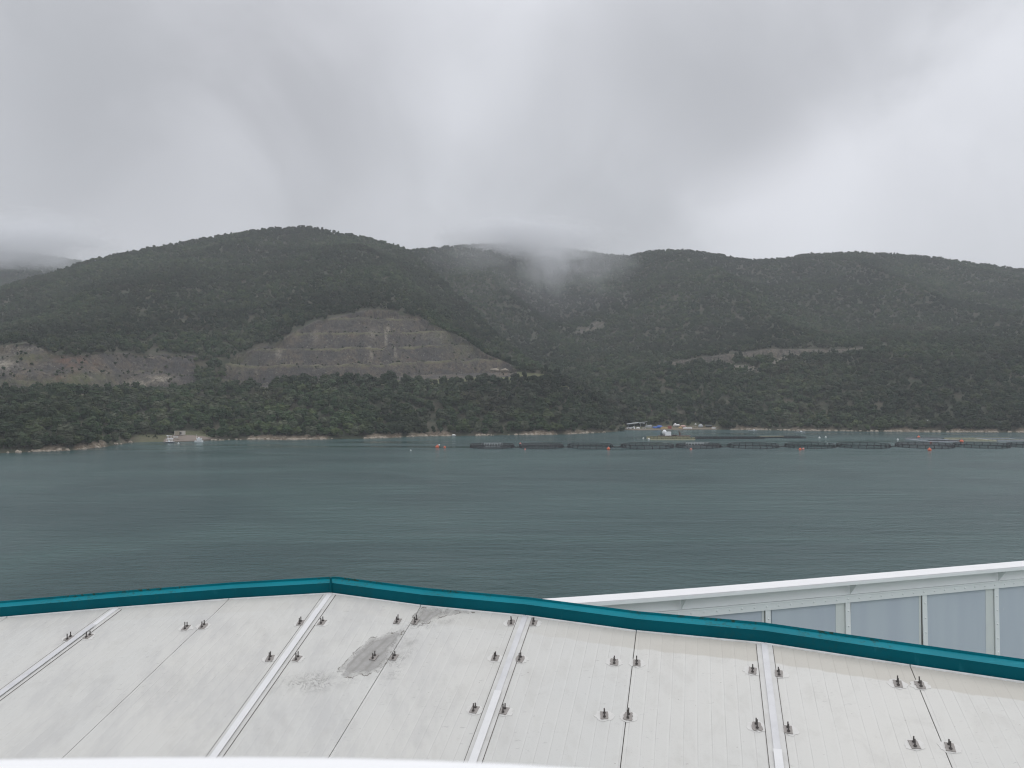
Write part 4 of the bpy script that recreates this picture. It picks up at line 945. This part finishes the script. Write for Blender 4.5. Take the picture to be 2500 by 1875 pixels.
for i, (x0, x1, kd, wr) in enumerate(cc):
    Dc_ = 415+i*.7; r = (x1-x0)/2/F*Dc_; cx0 = (x0+x1)/2
    if kd not in pro: o = pro[kd] = cage('fish_cage', 12.9, 'cage_black', 'cage_black', nn3[kd][0])
    else: o = copy_tree(pro[kd])
    s = r/12.9; o.scale = (s, s*.93, 1); o.location = ((cx0-1250)/F*Dc_, Dc_, 0); o.rotation_euler = (0, 0, i*.13)
    tag(o, '%s round fish cage from the left in the front row, %s netting' % (ords[i], nn3[kd][1]), 'fish cage', 'round fish cages in the front row'); cages.append((cx0, x0, x1, Dc_))
    if wr:   # white guard rail along the back of this cage
        fx0, fx1 = ((1176, 1227) if i == 0 else (1674, 1730)); yb = Dc_+r*.82; m = MB(); a = (fx0-1250)/F*yb; b = (fx1-1250)/F*yb
        t = empty('guard_rail', ((a+b)/2, yb, 0)); L_ = b-a
        MB().tube([(-L_/2, 0, 1.75), (L_/2, 0, 1.75)], .10, 6).build('rail', 'cage_white', t); MB().tube([(-L_/2, 0, 1.2), (L_/2, 0, 1.2)], .10, 6).build('rail', 'cage_white', t)
        MB().box((0, 0, .12), (L_, .5, .3)).build('float', 'cage_white', t)
        for k in range(9): MB().box((-L_/2+L_*k/8, 0, .95), (.12, .12, 1.5)).build('post', 'cage_white', t)
        tag(t, 'straight white railing behind the %s round cage of the front row' % ords[i], 'railing', 'white railings in the front cage row')
for i in range(len(cages)-1):
    xa = cages[i][2]; xb = cages[i+1][1]; Dd = cages[i][3]; a = (xa-1250)/F*Dd; b = (xb-1250)/F*Dd
    if b-a < .5: continue
    o = MB().tube([(a-.2, Dd, .45), ((a*2+b)/3, Dd, .12), ((a+2*b)/3, Dd, .10), (b+.2, Dd, .45)], .24, 6).build('mooring_rope', 'rope')
    tag(o, 'dark mooring rope linking the %s and %s cages of the front row' % (ords[i], ords[i+1]), 'rope', 'mooring ropes between the front row cages')
# back row near the base
def raft(x0, x1, y, dep, matf, matr, matn, lab, hgt=.9, npo=9, grp='long rafts of the back row'):
    Y = Dw(y); a, b = (x0-1250)/F*Y, (x1-1250)/F*Y; L_ = b-a; o = empty('cage_raft', ((a+b)/2, Y+dep/2, 0)); hd = dep/2
    m = MB()
    for yy in (-hd, hd): m.box((0, yy, .2), (L_, .9, .5))
    m.build('walkway', matf, o); m = MB()
    for xx in (-L_/2+.45, L_/2-.45): m.box((xx, 0, .2), (.9, dep-.92, .49))
    m.build('walkway', matf, o)
    for yy in (-hd, hd):
        MB().tube([(-L_/2, yy, hgt+.35), (L_/2, yy, hgt+.35)], .09, 6).build('handrail', matr, o)
        for k in range(npo+1): MB().box((-L_/2+.1+(L_-.2)*k/npo, yy, hgt/2+.35), (.2, .2, hgt)).build('stanchion', 'cage_black', o)
        MB().box((0, yy+.12, .78*hgt), (L_-.3, .04, hgt*.75)).build('net', matn, o)
    tag(o, lab, 'raft', grp); return o
raft(1587, 1697, 1073.5, 14, 'cage_yellow', 'cage_yellow', 'net_yellow', 'long pale yellow raft cage beside the white cabin barge', 1.1, 12)
raft(1700, 1798, 1072, 10, 'cage_black', 'cage_black', 'net_thin', 'dark railed raft cage just right of the yellow raft', .95, 10)
raft(1800, 1866, 1071.5, 10, 'cage_black', 'cage_black', 'net_thin', 'dark railed raft cage left of the low yellow walkway', .95, 7)
raft(1914, 1966, 1070, 8, 'cage_black', 'cage_black', 'net_thin', 'dark railed raft cage at the right end of the near base row', .95, 6)
raft(2267, 2352, 1079, 28, 'cage_pale', 'cage_pale', 'net_brown', 'grey blue raft cage at the left of the right hand raft cluster', .9, 9)
raft(2354, 2432, 1077, 22, 'cage_yellow', 'cage_yellow', 'net_thin', 'yellow raft cage in the middle of the right hand cluster', .5, 8)
raft(2434, 2520, 1077, 22, 'cage_pale', 'cage_yellow', 'net_thin', 'pale raft cage with yellow rail at the right edge of the photo', .7, 8)
def thing_box(name, x, ybase, Y, w_px, h_px, dep, mat, lab, cat, group=None):
    p = at(x, ybase, Y); w_, h_ = w_px/F*Y, h_px/F*Y; o = MB().box((0, 0, h_/2), (w_, dep, h_)).build(name, mat, None, loc=p); tag(o, lab, cat, group); return o
# low yellow walkway with upturned ends, long hull-like
Y = Dw(1068.5); o = empty('yellow_walkway', ((1881-1250)/F*Y, Y, 0)); L_ = 62/F*Y
MB().add([(-L_/2, -1.2, .9), (-L_/2+1.4, -1.2, .1), (L_/2-1.4, -1.2, .1), (L_/2, -1.2, .9), (-L_/2, 1.2, .9), (-L_/2+1.4, 1.2, .1), (L_/2-1.4, 1.2, .1), (L_/2, 1.2, .9)], [(0,1,2,3),(7,6,5,4),(0,4,5,1),(1,5,6,2),(2,6,7,3),(3,7,4,0)]).build('hull', 'cage_black', o)
MB().box((0, 0, .98), (L_, 2.5, .14)).build('deck_board', 'cage_yellow', o)
tag(o, 'low yellow decked barge with upswept ends between the dark raft cages', 'barge')
# white cabin barge
Y = 516; p = at(1640, 1068, Y); o = empty('work_boat', (p.x, p.y, 0))
MB().add([(-9, -2, .9), (12, -2, .9), (13, 0, 1.1), (12, 2, .9), (-9, 2, .9), (-8.5, -1.7, -.3), (11, -1.7, -.3), (11.6, 0, -.3), (11, 1.7, -.3), (-8.5, 1.7, -.3)], [(0,1,2,3,4),(9,8,7,6,5),(0,5,6,1),(1,6,7,2),(2,7,8,3),(3,8,9,4),(4,9,5,0)]).build('hull', 'crane_rust', o)
cb = MB(); cb.box((-2.6, 0, 2.2), (3.9, 2.6, 2.5)); cb.build('cabin', 'boat_white', o); 
MB().blob((-4.9, 0, 3.1), (1.5, 1.3, 1.7), 3, .08, 12, 8).build('tank', 'boat_white', o, True)
MB().box((-6.9, 0, 1.7), (.9, .9, 1.6)).build('engine_box', 'boat_navy', o)
MB().tube([(5.4, 0, 1.0), (5.2, 0, 2.4), (4.6, 0, 4.2)], [.5, .32, .12], 6).build('crane_mast', 'crane_rust', o)
MB().tube([(4.6, 0, 4.0), (6.3, 0, 1.6)], [.2, .25], 6).build('crane_arm', 'crane_rust', o)
MB().blob((1.8, 0, 1.15), (1.9, .9, .5), 5, .2).build('net_pile', 'cage_black', o, True)
tag(o, 'work boat with white cabin and rust brown crane behind the yellow raft', 'boat')
# buoys
def buoy(x, y, r_px, mat, lab, grp, top=None):
    p = on_z(x, y+r_px*.5, 0); r = r_px/F*p.y
    m = MB().blob((0, 0, r*.45), (r, r, r*.85), 1, .03, 12, 8); m.tube([(0, 0, r*1.1), (0, 0, r*1.75)], r*.18, 6)
    o = m.build('buoy', mat, None, True, loc=p)
    if top:
        m = MB().blob((r*1.0, 0, r*1.5), (r*.45, r*.45, r*.45), 2, .05); m.build('float', top, o, True)
    tag(o, lab, 'buoy', grp)
G1 = 'orange mooring buoys'; G2 = 'white marker floats'
buoy(1067.7, 1091, 4.6, 'buoy_orange', 'large orange buoy, leftmost, left of the first round cage', G1, 'buoy_white')
buoy(1086, 1092, 3.0, 'buoy_orange', 'smaller orange buoy close to the left of the first round cage', G1)
buoy(1270.5, 1084, 3.2, 'buoy_pink', 'pinkish buoy at the left rim of the second round cage', G1)
buoy(1485.5, 1095.5, 4.2, 'buoy_orange', 'orange buoy in front of the third round cage', G1)
buoy(1687, 1097, 3.2, 'buoy_pink', 'dull pink buoy in front of the fifth round cage', G1)
buoy(1282, 1097, 2.4, 'buoy_pink', 'small pink float in front of the second round cage', G1)
buoy(1953.5, 1097, 3.6, 'buoy_orange', 'orange buoy in front of the seventh round cage', G1)
buoy(1961, 1096, 3.0, 'buoy_pink', 'pink buoy touching the orange one before the seventh cage', G1)
buoy(2269.5, 1098, 4.5, 'buoy_orange', 'large orange buoy in front of the ninth round cage', G1)
buoy(2273, 1081.5, 3.0, 'buoy_orange', 'small orange buoy behind the ninth round cage', G1)
buoy(2243, 1067.5, 3.8, 'buoy_orange', 'lone orange buoy left of the right hand raft cluster', G1)
buoy(2348, 1077.5, 4.6, 'buoy_orange', 'orange buoy against the front of the right hand raft cluster', G1)
for x, y, r, lab in ((1570.5,1070,2.2,'small grey white float left of the yellow raft'),(1584,1072.4,2.6,'white float touching the left end of the yellow raft'),(2000.7,1068.6,2.4,'white float right of the dark raft row'),(2016,1067,2.2,'second white float right of the dark raft row, slightly farther off'),(2192,1073,2.5,'lone white float left of the right hand raft cluster'),(2020,1083,1.8,'tiny white float at the back of the seventh round cage'),(1002.7,1099.5,2.0,'tiny pale float on open water left of the orange buoys'),(435.7,1080.3,2.2,'small white float between the two moored boats'),(500.6,1068.5,1.6,'tiny white float on the bank right of the cabin boat')):
    if y == 1068.5: continue
    buoy(x, y+(2 if x == 435.7 else 0), r, 'buoy_white', lab, G2)

# ---------------------------------------------------------------- left landing
def pos_on(x, y, z): return on_z(x, y, z)
slip = MB(); pts = [(398,1079.2,.25),(450,1077.5,.25),(478,1076.8,.25),(516,1071,1.0),(545,1072.5,.5),(500,1066.5,2.2),(470,1063.5,2.9),(428,1061.5,3.4),(412,1066,2.6),(404,1071,1.4)]
vv = [on_z(x, y, z)+Vector((0, 0, .25)) for x, y, z in pts]; m_ = len(vv); slip.add(vv+[v-Vector((0, 0, 2.5)) for v in vv], [tuple(range(m_))]+[(k, (k+1) % m_, m_+(k+1) % m_, m_+k) for k in range(m_)])
tag(slip.build('slipway', 'concrete'), 'worn tan slipway sloping into the water between the two small boats', kind='structure')
p = on_z(436, 1061.8, 3.45); ho = empty('stone_hut', p); w_ = 20/F*p.y; h_ = 9.3/F*p.y
hm = MB(); hm.box((-w_*.19, 2, h_/2), (w_*.62, 4, h_)); hm.build('wall', 'stone_tan', ho)
hm = MB(); hm.box((w_*.315, 2.05, h_/2-.02), (w_*.37, 4, h_-.04)); hm.build('wall', 'stone_pale', ho)
MB().box((-w_*.47, -.06, h_*.5), (.35, .1, h_)).build('corner_stone', 'stone_pale', ho); MB().box((0, -.06, h_+.07), (w_, .3, .16)).build('wall_top', 'stone_pale', ho)
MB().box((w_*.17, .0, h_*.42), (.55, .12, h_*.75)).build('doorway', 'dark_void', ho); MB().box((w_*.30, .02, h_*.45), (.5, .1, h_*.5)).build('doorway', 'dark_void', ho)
tag(ho, 'small roofless stone hut, tan and whitish, at the top of the slipway', 'hut')
def hull(L_, B_, h, z0=0):
    n = 9; vs = []; 
    for k in range(n):
        t = k/(n-1); x = -L_/2+L_*t; wd = B_/2*(1-max(0, (t-.45)/.55)**2.2); sh = h*(1+.35*max(0, t-.3)**1.5)
        for s in (-1, 1): vs += [(x, s*wd, sh+z0), (x-.1*(t > .9), s*wd*.6, -.2+z0)]
    m = MB(); m.v = vs
    for k in range(n-1):
        a = k*4; b = a+4
        m.f += [(a, b, b+1, a+1), (a+2, a+3, b+3, b+2), (a, a+2, b+2, b), (a+1, b+1, b+3, a+3)]
    m.f += [(0, 1, 3, 2), ((n-1)*4, (n-1)*4+2, (n-1)*4+3, (n-1)*4+1)]; return m
p = on_z(414, 1081.0, 0); o = empty('small_boat', p, R(176))
hull(5.2, 1.9, .5).build('hull', 'boat_navy', o); MB().box((-.2, 0, .56), (4.7, 1.75, .16)).build('gunwale', 'boat_white', o)
for x_ in (-1.5, 0.0, 1.1):
    m = MB(); m.tube([(x_, -.75, .6), (x_+.25, -.7, 2.3)], .08, 6); m.tube([(x_, .75, .6), (x_+.25, .7, 2.3)], .08, 6); m.build('canopy_post', 'boat_white', o)
MB().box((-.25, 0, 2.35), (3.3, 1.6, .42)).build('canopy', 'boat_white', o)
m = MB(); m.tube([(.6, -.6, 2.4), (1.2, -.6, 3.9), (-1.4+2.9, -.6, 4.2)], .11, 6); m.tube([(1.5, -.6, 4.2), (1.5, .6, 4.2), (1.2, .6, 3.9), (.6, .6, 2.4)], .11, 6); m.tube([(1.4, -.6, 4.1), (-1.0, -.6, 4.2), (-.7, -.6, 2.5)], .10, 6); m.tube([(1.4, .6, 4.1), (-1.0, .6, 4.2), (-.7, .6, 2.5)], .1, 6)
m.build('arch_frame', 'boat_white', o); MB().box((.2, 0, 1.1), (.9, .7, 1.0)).build('console', 'boat_white', o)
tag(o, 'small dark hulled boat with white canopy and tall arch frame left of the slipway', 'boat')
p = on_z(486, 1079.2, 0); o = empty('small_boat', p, R(10))
hull(4.9, 1.9, .85).build('hull', 'boat_white', o); MB().box((-.1, 0, 1.4), (2.2, 1.4, .7)).build('cabin', 'boat_white', o); MB().box((-.1, 0, 1.88), (1.9, 1.42, .26)).build('window', 'glass_dark', o)
MB().box((.1, 0, 2.2), (3.0, 1.6, .34)).build('cabin_roof', 'boat_white', o); MB().blob((-.1, 0, 2.5), (.45, .4, .3), 2, .1).build('radar', 'boat_white', o)
MB().tube([(-1.3, 0, 1.0), (-1.35, 0, 4.6)], .06, 6).build('mast', 'boat_white', o); MB().box((1.5, 0, 1.35), (.12, 1.3, .9)).build('rail', 'boat_white', o)
tag(o, 'small white cabin boat with a thin mast, right of the slipway', 'boat')
p = on_z(429, 1068.6, 2.3); o = hull(2.9, 1.1, .45).build('upturned_dinghy', 'tarp_white', None, loc=p+Vector((0, 0, .3))); tag(o, 'small white dinghy lying on the slipway below the stone hut', 'dinghy')

# ---------------------------------------------------------------- fish farm base (right)
quay = MB(); qp = [(1528,1049.6),(1560,1050.5),(1640,1049.8),(1690,1049.2),(1745,1049)]; fr_ = [on_z(x, y, 0) for x, y in qp]
bk = [v+Vector((0, 26, 0)) for v in fr_[::-1]]; al = [(v.x, v.y) for v in fr_+bk]
quay.prism(al, 1.6, -1.0); tag(quay.build('quay', 'ramp_tan'), 'low tan quay along the waterfront of the fish farm base', kind='structure')
def gnd(x, Y): 
    return max(ground(PB, (x-1250)/F*Y, Y), .6)
Y0 = 624
def P0(x, Y=Y0, z=.6): return Vector(((x-1250)/F*Y, Y, z))
k1 = Y0/F
sh_ = empty('boat_shed', P0(1553, 632)); Lr = 50*632/F
rf = MB(); rf.add([(-7.6, -3, 3.2), (8.7, -3, 5.3), (8.7, 3, 5.5), (-7.6, 3, 3.4), (-7.6, -3, 3.45), (8.7, -3, 5.55), (8.7, 3, 5.75), (-7.6, 3, 3.65)], [(3,2,1,0),(4,5,6,7),(0,1,5,4),(1,2,6,5),(2,3,7,6),(3,0,4,7)]); rf.build('roof', 'roof_grey', sh_)
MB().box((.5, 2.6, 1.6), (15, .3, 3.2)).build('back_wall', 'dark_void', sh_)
for x_ in (-7, -2, 3, 8): MB().box((x_, -2.6, 1.6+.06*x_), (.3, .3, 3.3+.12*x_)).build('post', 'roof_grey', sh_)
tag(sh_, 'long open shed with a sloping grey roof at the left of the fish farm base', 'shed')
c1 = thing_box('site_cabin', 1540, 1048.3, Y0, 20, 5.2, 2.5, 'wall_grey', 'long low white cabin at the left end of the fish farm quay', 'cabin')
MB().box((1.2, -1.28, .95), (.8, .06, .8)).build('window', 'glass_dark', c1); MB().box((-1.8, -1.28, .95), (.8, .06, .8)).build('window', 'glass_dark', c1)
c2 = thing_box('site_cabin', 1572, 1048.2, Y0, 9, 3.8, 2.4, 'wall_grey', 'short white cabin under the right end of the grey shed roof', 'cabin'); MB().box((.3, -1.23, .7), (.7, .06, .6)).build('window', 'glass_dark', c2)
for x, lab in ((1563, 'left one of two grey water tanks on the shed roof'), (1571.5, 'right one of two grey water tanks on the shed roof')):
    t = empty('water_tank', at(x, 1035.0, 632)); MB().box((0, 0, .65), (1.8, 1.6, 1.1)).build('tank', 'wall_grey', t); MB().box((0, 0, 1.25), (1.9, 1.7, .12)).build('lid', 'roof_grey', t); tag(t, lab, 'tank', 'water tanks on the shed roof')
o = MB().tube([(0, 0, 0), (0, 0, 1.5), (-.7, 0, 2.0)], [.45, .4, .3], 8).build('white_pipe', 'boat_white', None, loc=P0(1548.5, 619, .5)); tag(o, 'thick bent white pipe standing in front of the long cabin', 'pipe')
o = MB().blob((0, 0, .7), (1.8, 1.1, 1.0), 3, .15).build('covered_dinghy', 'tarp_white', None, True, loc=P0(1557.5, 620, .5)); tag(o, 'rounded white covered dinghy between the two cabins', 'dinghy')
ct = empty('storage_tent', P0(1583, 630)); m = MB(); m.add([(-2.8, -2, 0), (2.4, -2, 0), (2.4, 2, 0), (-2.8, 2, 0), (-2.8, -2, 1.6), (2.4, -2, 2.7), (2.4, 2, 2.9), (-2.8, 2, 2.0)], [(3,2,1,0),(4,5,6,7),(0,1,5,4),(1,2,6,5),(2,3,7,6),(3,0,4,7)]); m.build('cover', 'roof_grey', ct); MB().box((-.3, -2.05, .7), (3.6, .1, .5)).build('band', 'tarp_white', ct); tag(ct, 'grey covered store with a slanting top right of the cabins', 'store')
m = MB(); m.blob((1.3, 0, 1.2), (2.6, 1.6, 1.3), 7, .18); m.blob((-2.3, 0, .9), (2.2, 1.4, .8), 8, .2); o = m.build('tarpaulin', 'tarp_blue', None, True, loc=P0(1606, 626)); tag(o, 'bright blue tarpaulin draped over a heap on the quay', 'tarpaulin')
for k, (x, mt, hh, ww, lab) in enumerate(((1617, 'crate_ochre', 4.6, 8, 'ochre crate stack, left of a pair on the quay'), (1626, 'crate_ochre', 3.8, 9, 'ochre crate stack, right of a pair on the quay'), (1634.5, 'crate_red', 7.0, 9, 'rust red stack of crates right of the ochre ones'))):
    t = empty('crate_stack', P0(x, 622)); w_ = ww*k1; h_ = hh*k1; ny = 3 if k < 2 else 5
    for j in range(ny): MB().box((.06*((j*7) % 3-1), 0, h_*(j+.5)/ny), (w_*.96, 2, h_/ny*.86)).build('crate', mt, t)
    tag(t, lab, 'crates', 'crate stacks on the quay')
m = MB(); rpnts = [(1590,1031.5,5.4,652),(1610,1036,3.6,648),(1655,1045.5,1.0,634),(1680,1047.6,.7,628)]
a = [];
for x, y, z, Yq in rpnts: q_ = at(x, y, Yq); a += [q_+Vector((0, -1.5, 0)), q_+Vector((0, 5, .2)), q_+Vector((0, -1.5, -5)), q_+Vector((0, 5, -5))]
m.v = [tuple(v) for v in a]
for k in range(3): i0 = 4*k; m.f += [(i0, i0+4, i0+5, i0+1), (i0, i0+2, i0+6, i0+4)]
tag(m.build('ramp_road', 'ramp_tan'), 'pale track slanting down to the quay of the fish farm base', kind='structure')
m = MB(); m.blob((-1.2, 0, 1.0), (1.6, 1.2, 1.4), 3, .2); m.blob((1.2, 0, .7), (1.4, 1.1, .9), 4, .2); q_ = at(1652, 1040.5, 634); o = m.build('white_heap', 'tarp_white', None, True, loc=q_); tag(o, 'white sheeted heap on the track above the pink pile', 'heap')
m = MB(); m.blob((0, 0, .9), (2.7, 1.6, 1.2), 9, .15); o = m.build('pink_heap', 'heap_pink', None, True, loc=P0(1667, 630, 1.2)); tag(o, 'pale pink heap of nets on the quay below the white heap', 'heap')
m = MB(); m.blob((0, 0, .5), (1.5, 1.2, .9), 12, .2); o = m.build('brown_heap', 'crate_ochre', None, True, loc=P0(1660, 626)); tag(o, 'brownish heap of gear at the foot of the pink pile', 'heap')
for x, yq_, ln, lab in ((1674, 1048, 4.5, 'white dinghy pulled up at the foot of the pink heap'), (1684, 1045.8, 4.0, 'small white dinghy ashore behind the lower one'), (1743, 1049, 3.6, 'lone white dinghy on the bank right of the dark hut')):
    p_ = P0(x, 624, .75); o = empty('dinghy', p_, R(12)); hull(ln, 1.7, .75).build('hull', 'boat_white', o); MB().box((-.3, 0, .95), (ln*.45, 1.2, .3)).build('cover', 'tarp_white', o); tag(o, lab, 'dinghy', 'white dinghies at the fish farm base')
t = empty('dark_hut', P0(1730, 632, 1.0)); MB().box((0, 0, 1.0), (4.6, 3, 2.0)).build('wall', 'dark_void', t); MB().box((0, 0, 2.1), (5.2, 3.6, .2)).build('roof', 'roof_grey', t); tag(t, 'dark flat roofed hut near the water right of the base', 'hut')
o = MB().blob((0, 0, 1.5), (2.0, 1.5, 1.7), 14, .12, 12, 8).build('grey_mound', 'roof_grey', None, True, loc=P0(1710, 632, .8)); tag(o, 'rounded pale grey covered mound left of the dark hut', 'mound')
t = empty('sunshade', P0(1698, 632, 1.4)); MB().tube([(0, 0, 0), (0, 0, 2.6)], .06, 6).build('pole', 'roof_grey', t); MB().tube([(0, 0, 2.4), (0, 0, 3.1)], [.9, .12], 10).build('canopy', 'tarp_white', t); tag(t, 'small white sunshade on a pole left of the grey mound', 'sunshade')
for x, y, L_, lab in ((1838, 1052, 7, 'long low grey boat moored off the far shore, nearer the base'), (1953, 1055.5, 8, 'long low grey boat moored off the far shore, farther right')):
    p = on_z(x, y, 0); o = empty('skiff', p); hull(L_, 1.7, .45).build('hull', 'roof_grey', o); MB().box((1.0, 0, .8), (1.1, .9, .7)).build('console', 'boat_white', o); tag(o, lab, 'boat', 'long grey boats moored off the far shore')
o = MB().blob((0, 0, .4), (1.5, .9, .6), 5, .15).build('white_float', 'tarp_white', None, True, loc=on_z(1108, 1064.2, .3)); tag(o, 'white upturned dinghy on the shore behind the grassy gully', 'dinghy')
o = MB(); o.blob((-8, 0, .8), (4, 1.5, 1.2), 2, .25); o.blob((0, 0, .6), (3.4, 1.6, 1.2), 3, .25); o = o.build('pale_rubble', 'rock_pale', None, True, loc=at(1232, 905.5, 625)); tag(o, 'pale rubble heaps on the grassy terrace right of the quarry', 'rubble')
# gulls
for x, y, Y, lab in ((1657,989,560,'white gull flying above the fish farm base'),(2264,1026.5,500,'white gull flying left of the right hand raft cluster'),(2443,1030.5,500,'white gull flying at the far right in front of the trees')):
    m = MB(); m.blob((0, 0, 0), (.16, .42, .14), 1, .05, 8, 6)
    m.add([(-.1, .15, .03), (-.95, .12, .34), (-1.35, -.1, .22), (-.8, -.1, .30), (-.1, -.2, .03), (-.8, .0, .27)], [(0, 1, 5, 4), (1, 2, 3, 5), (5, 3, 4)])
    m.add([(.1, .15, .03), (.95, .12, .34), (1.35, -.1, .22), (.8, -.1, .30), (.1, -.2, .03), (.8, .0, .27)], [(4, 5, 1, 0), (5, 3, 2, 1), (4, 3, 5)])
    o = m.build('gull', 'gull_white', None, loc=at(x, y, Y)); tag(o, lab, 'bird', 'gulls')

# ---------------------------------------------------------------- haze and low cloud
m = bpy.data.materials.new('haze'); m.use_nodes = True; nt = m.node_tree; nt.nodes.clear()
pv = N('ShaderNodeVolumePrincipled'); pv.inputs['Color'].default_value = (.93, .96, 1.0, 1); pv.inputs['Density'].default_value = 0.00017; pv.inputs['Anisotropy'].default_value = 0.0
om = N('ShaderNodeOutputMaterial'); L(pv.outputs[0], om.inputs['Volume']); MATS['haze'] = m
hz_ = MB().box((0, 1200, 212), (4700, 3100, 440)).build('haze', 'haze'); tag(hz_, 'damp grey haze over the bay and hills', kind='stuff')
def mist(x, y, Y, wpx, hpx, dep, dens, lab, seed, rot=0.0, thr=.45):
    m = bpy.data.materials.new('mist'); m.use_nodes = True; global nt; nt = m.node_tree; nt.nodes.clear()
    tc = N('ShaderNodeTexCoord'); ob = tc.outputs['Object']
    ln = N('ShaderNodeVectorMath', operation='LENGTH'); L(ob, ln.inputs[0])
    mp = N('ShaderNodeMapping'); L(ob, mp.inputs[0]); mp.inputs['Location'].default_value = (seed*3.1, seed, seed*1.7)
    n_ = noise(mp.outputs[0], 1.9, 6, .62, .8)
    f_ = mapr(math_('ADD', ln.outputs['Value'], math_('MULTIPLY', math_('SUBTRACT', n_, .5), 1.9)), 1.0, .1, 0, 1)
    f_ = math_('MULTIPLY', f_, mapr(ln.outputs['Value'], 1.0, .8, 0, 1))
    v = N('ShaderNodeVolumePrincipled'); v.inputs['Color'].default_value = (.97, .98, 1, 1); L(math_('MULTIPLY', f_, dens), v.inputs['Density'])
    o_ = N('ShaderNodeOutputMaterial'); L(v.outputs[0], o_.inputs['Volume']); MATS['mist'] = m
    o = MB().blob((0, 0, 0), (1, 1, 1), 0, 0, 20, 12).build('mist', 'mist'); o.location = at(x, y, Y); o.scale = (wpx/F*Y, dep, hpx/F*Y); o.rotation_euler = (0, rot, 0); tag(o, lab, kind='stuff'); return o
mist(1285, 585, 1560, 250, 66, 110, .028, 'low cloud lying on the middle ridge', 1)
mist(1345, 622, 1270, 110, 120, 60, .015, 'plume of mist hanging in the gully below the middle ridge', 2, R(3))
mist(1460, 625, 1290, 125, 105, 60, .0065, 'thin mist drifting right of the plume', 3)
mist(1170, 625, 1300, 150, 70, 60, .0035, 'thin veil of mist left of the plume', 7)
mist(1290, 740, 1250, 290, 150, 100, .0011, 'faint haze filling the valley between the hills', 6)
mist(20, 590, 1750, 330, 95, 120, .022, 'cloud hiding the top of the distant left hill', 4)
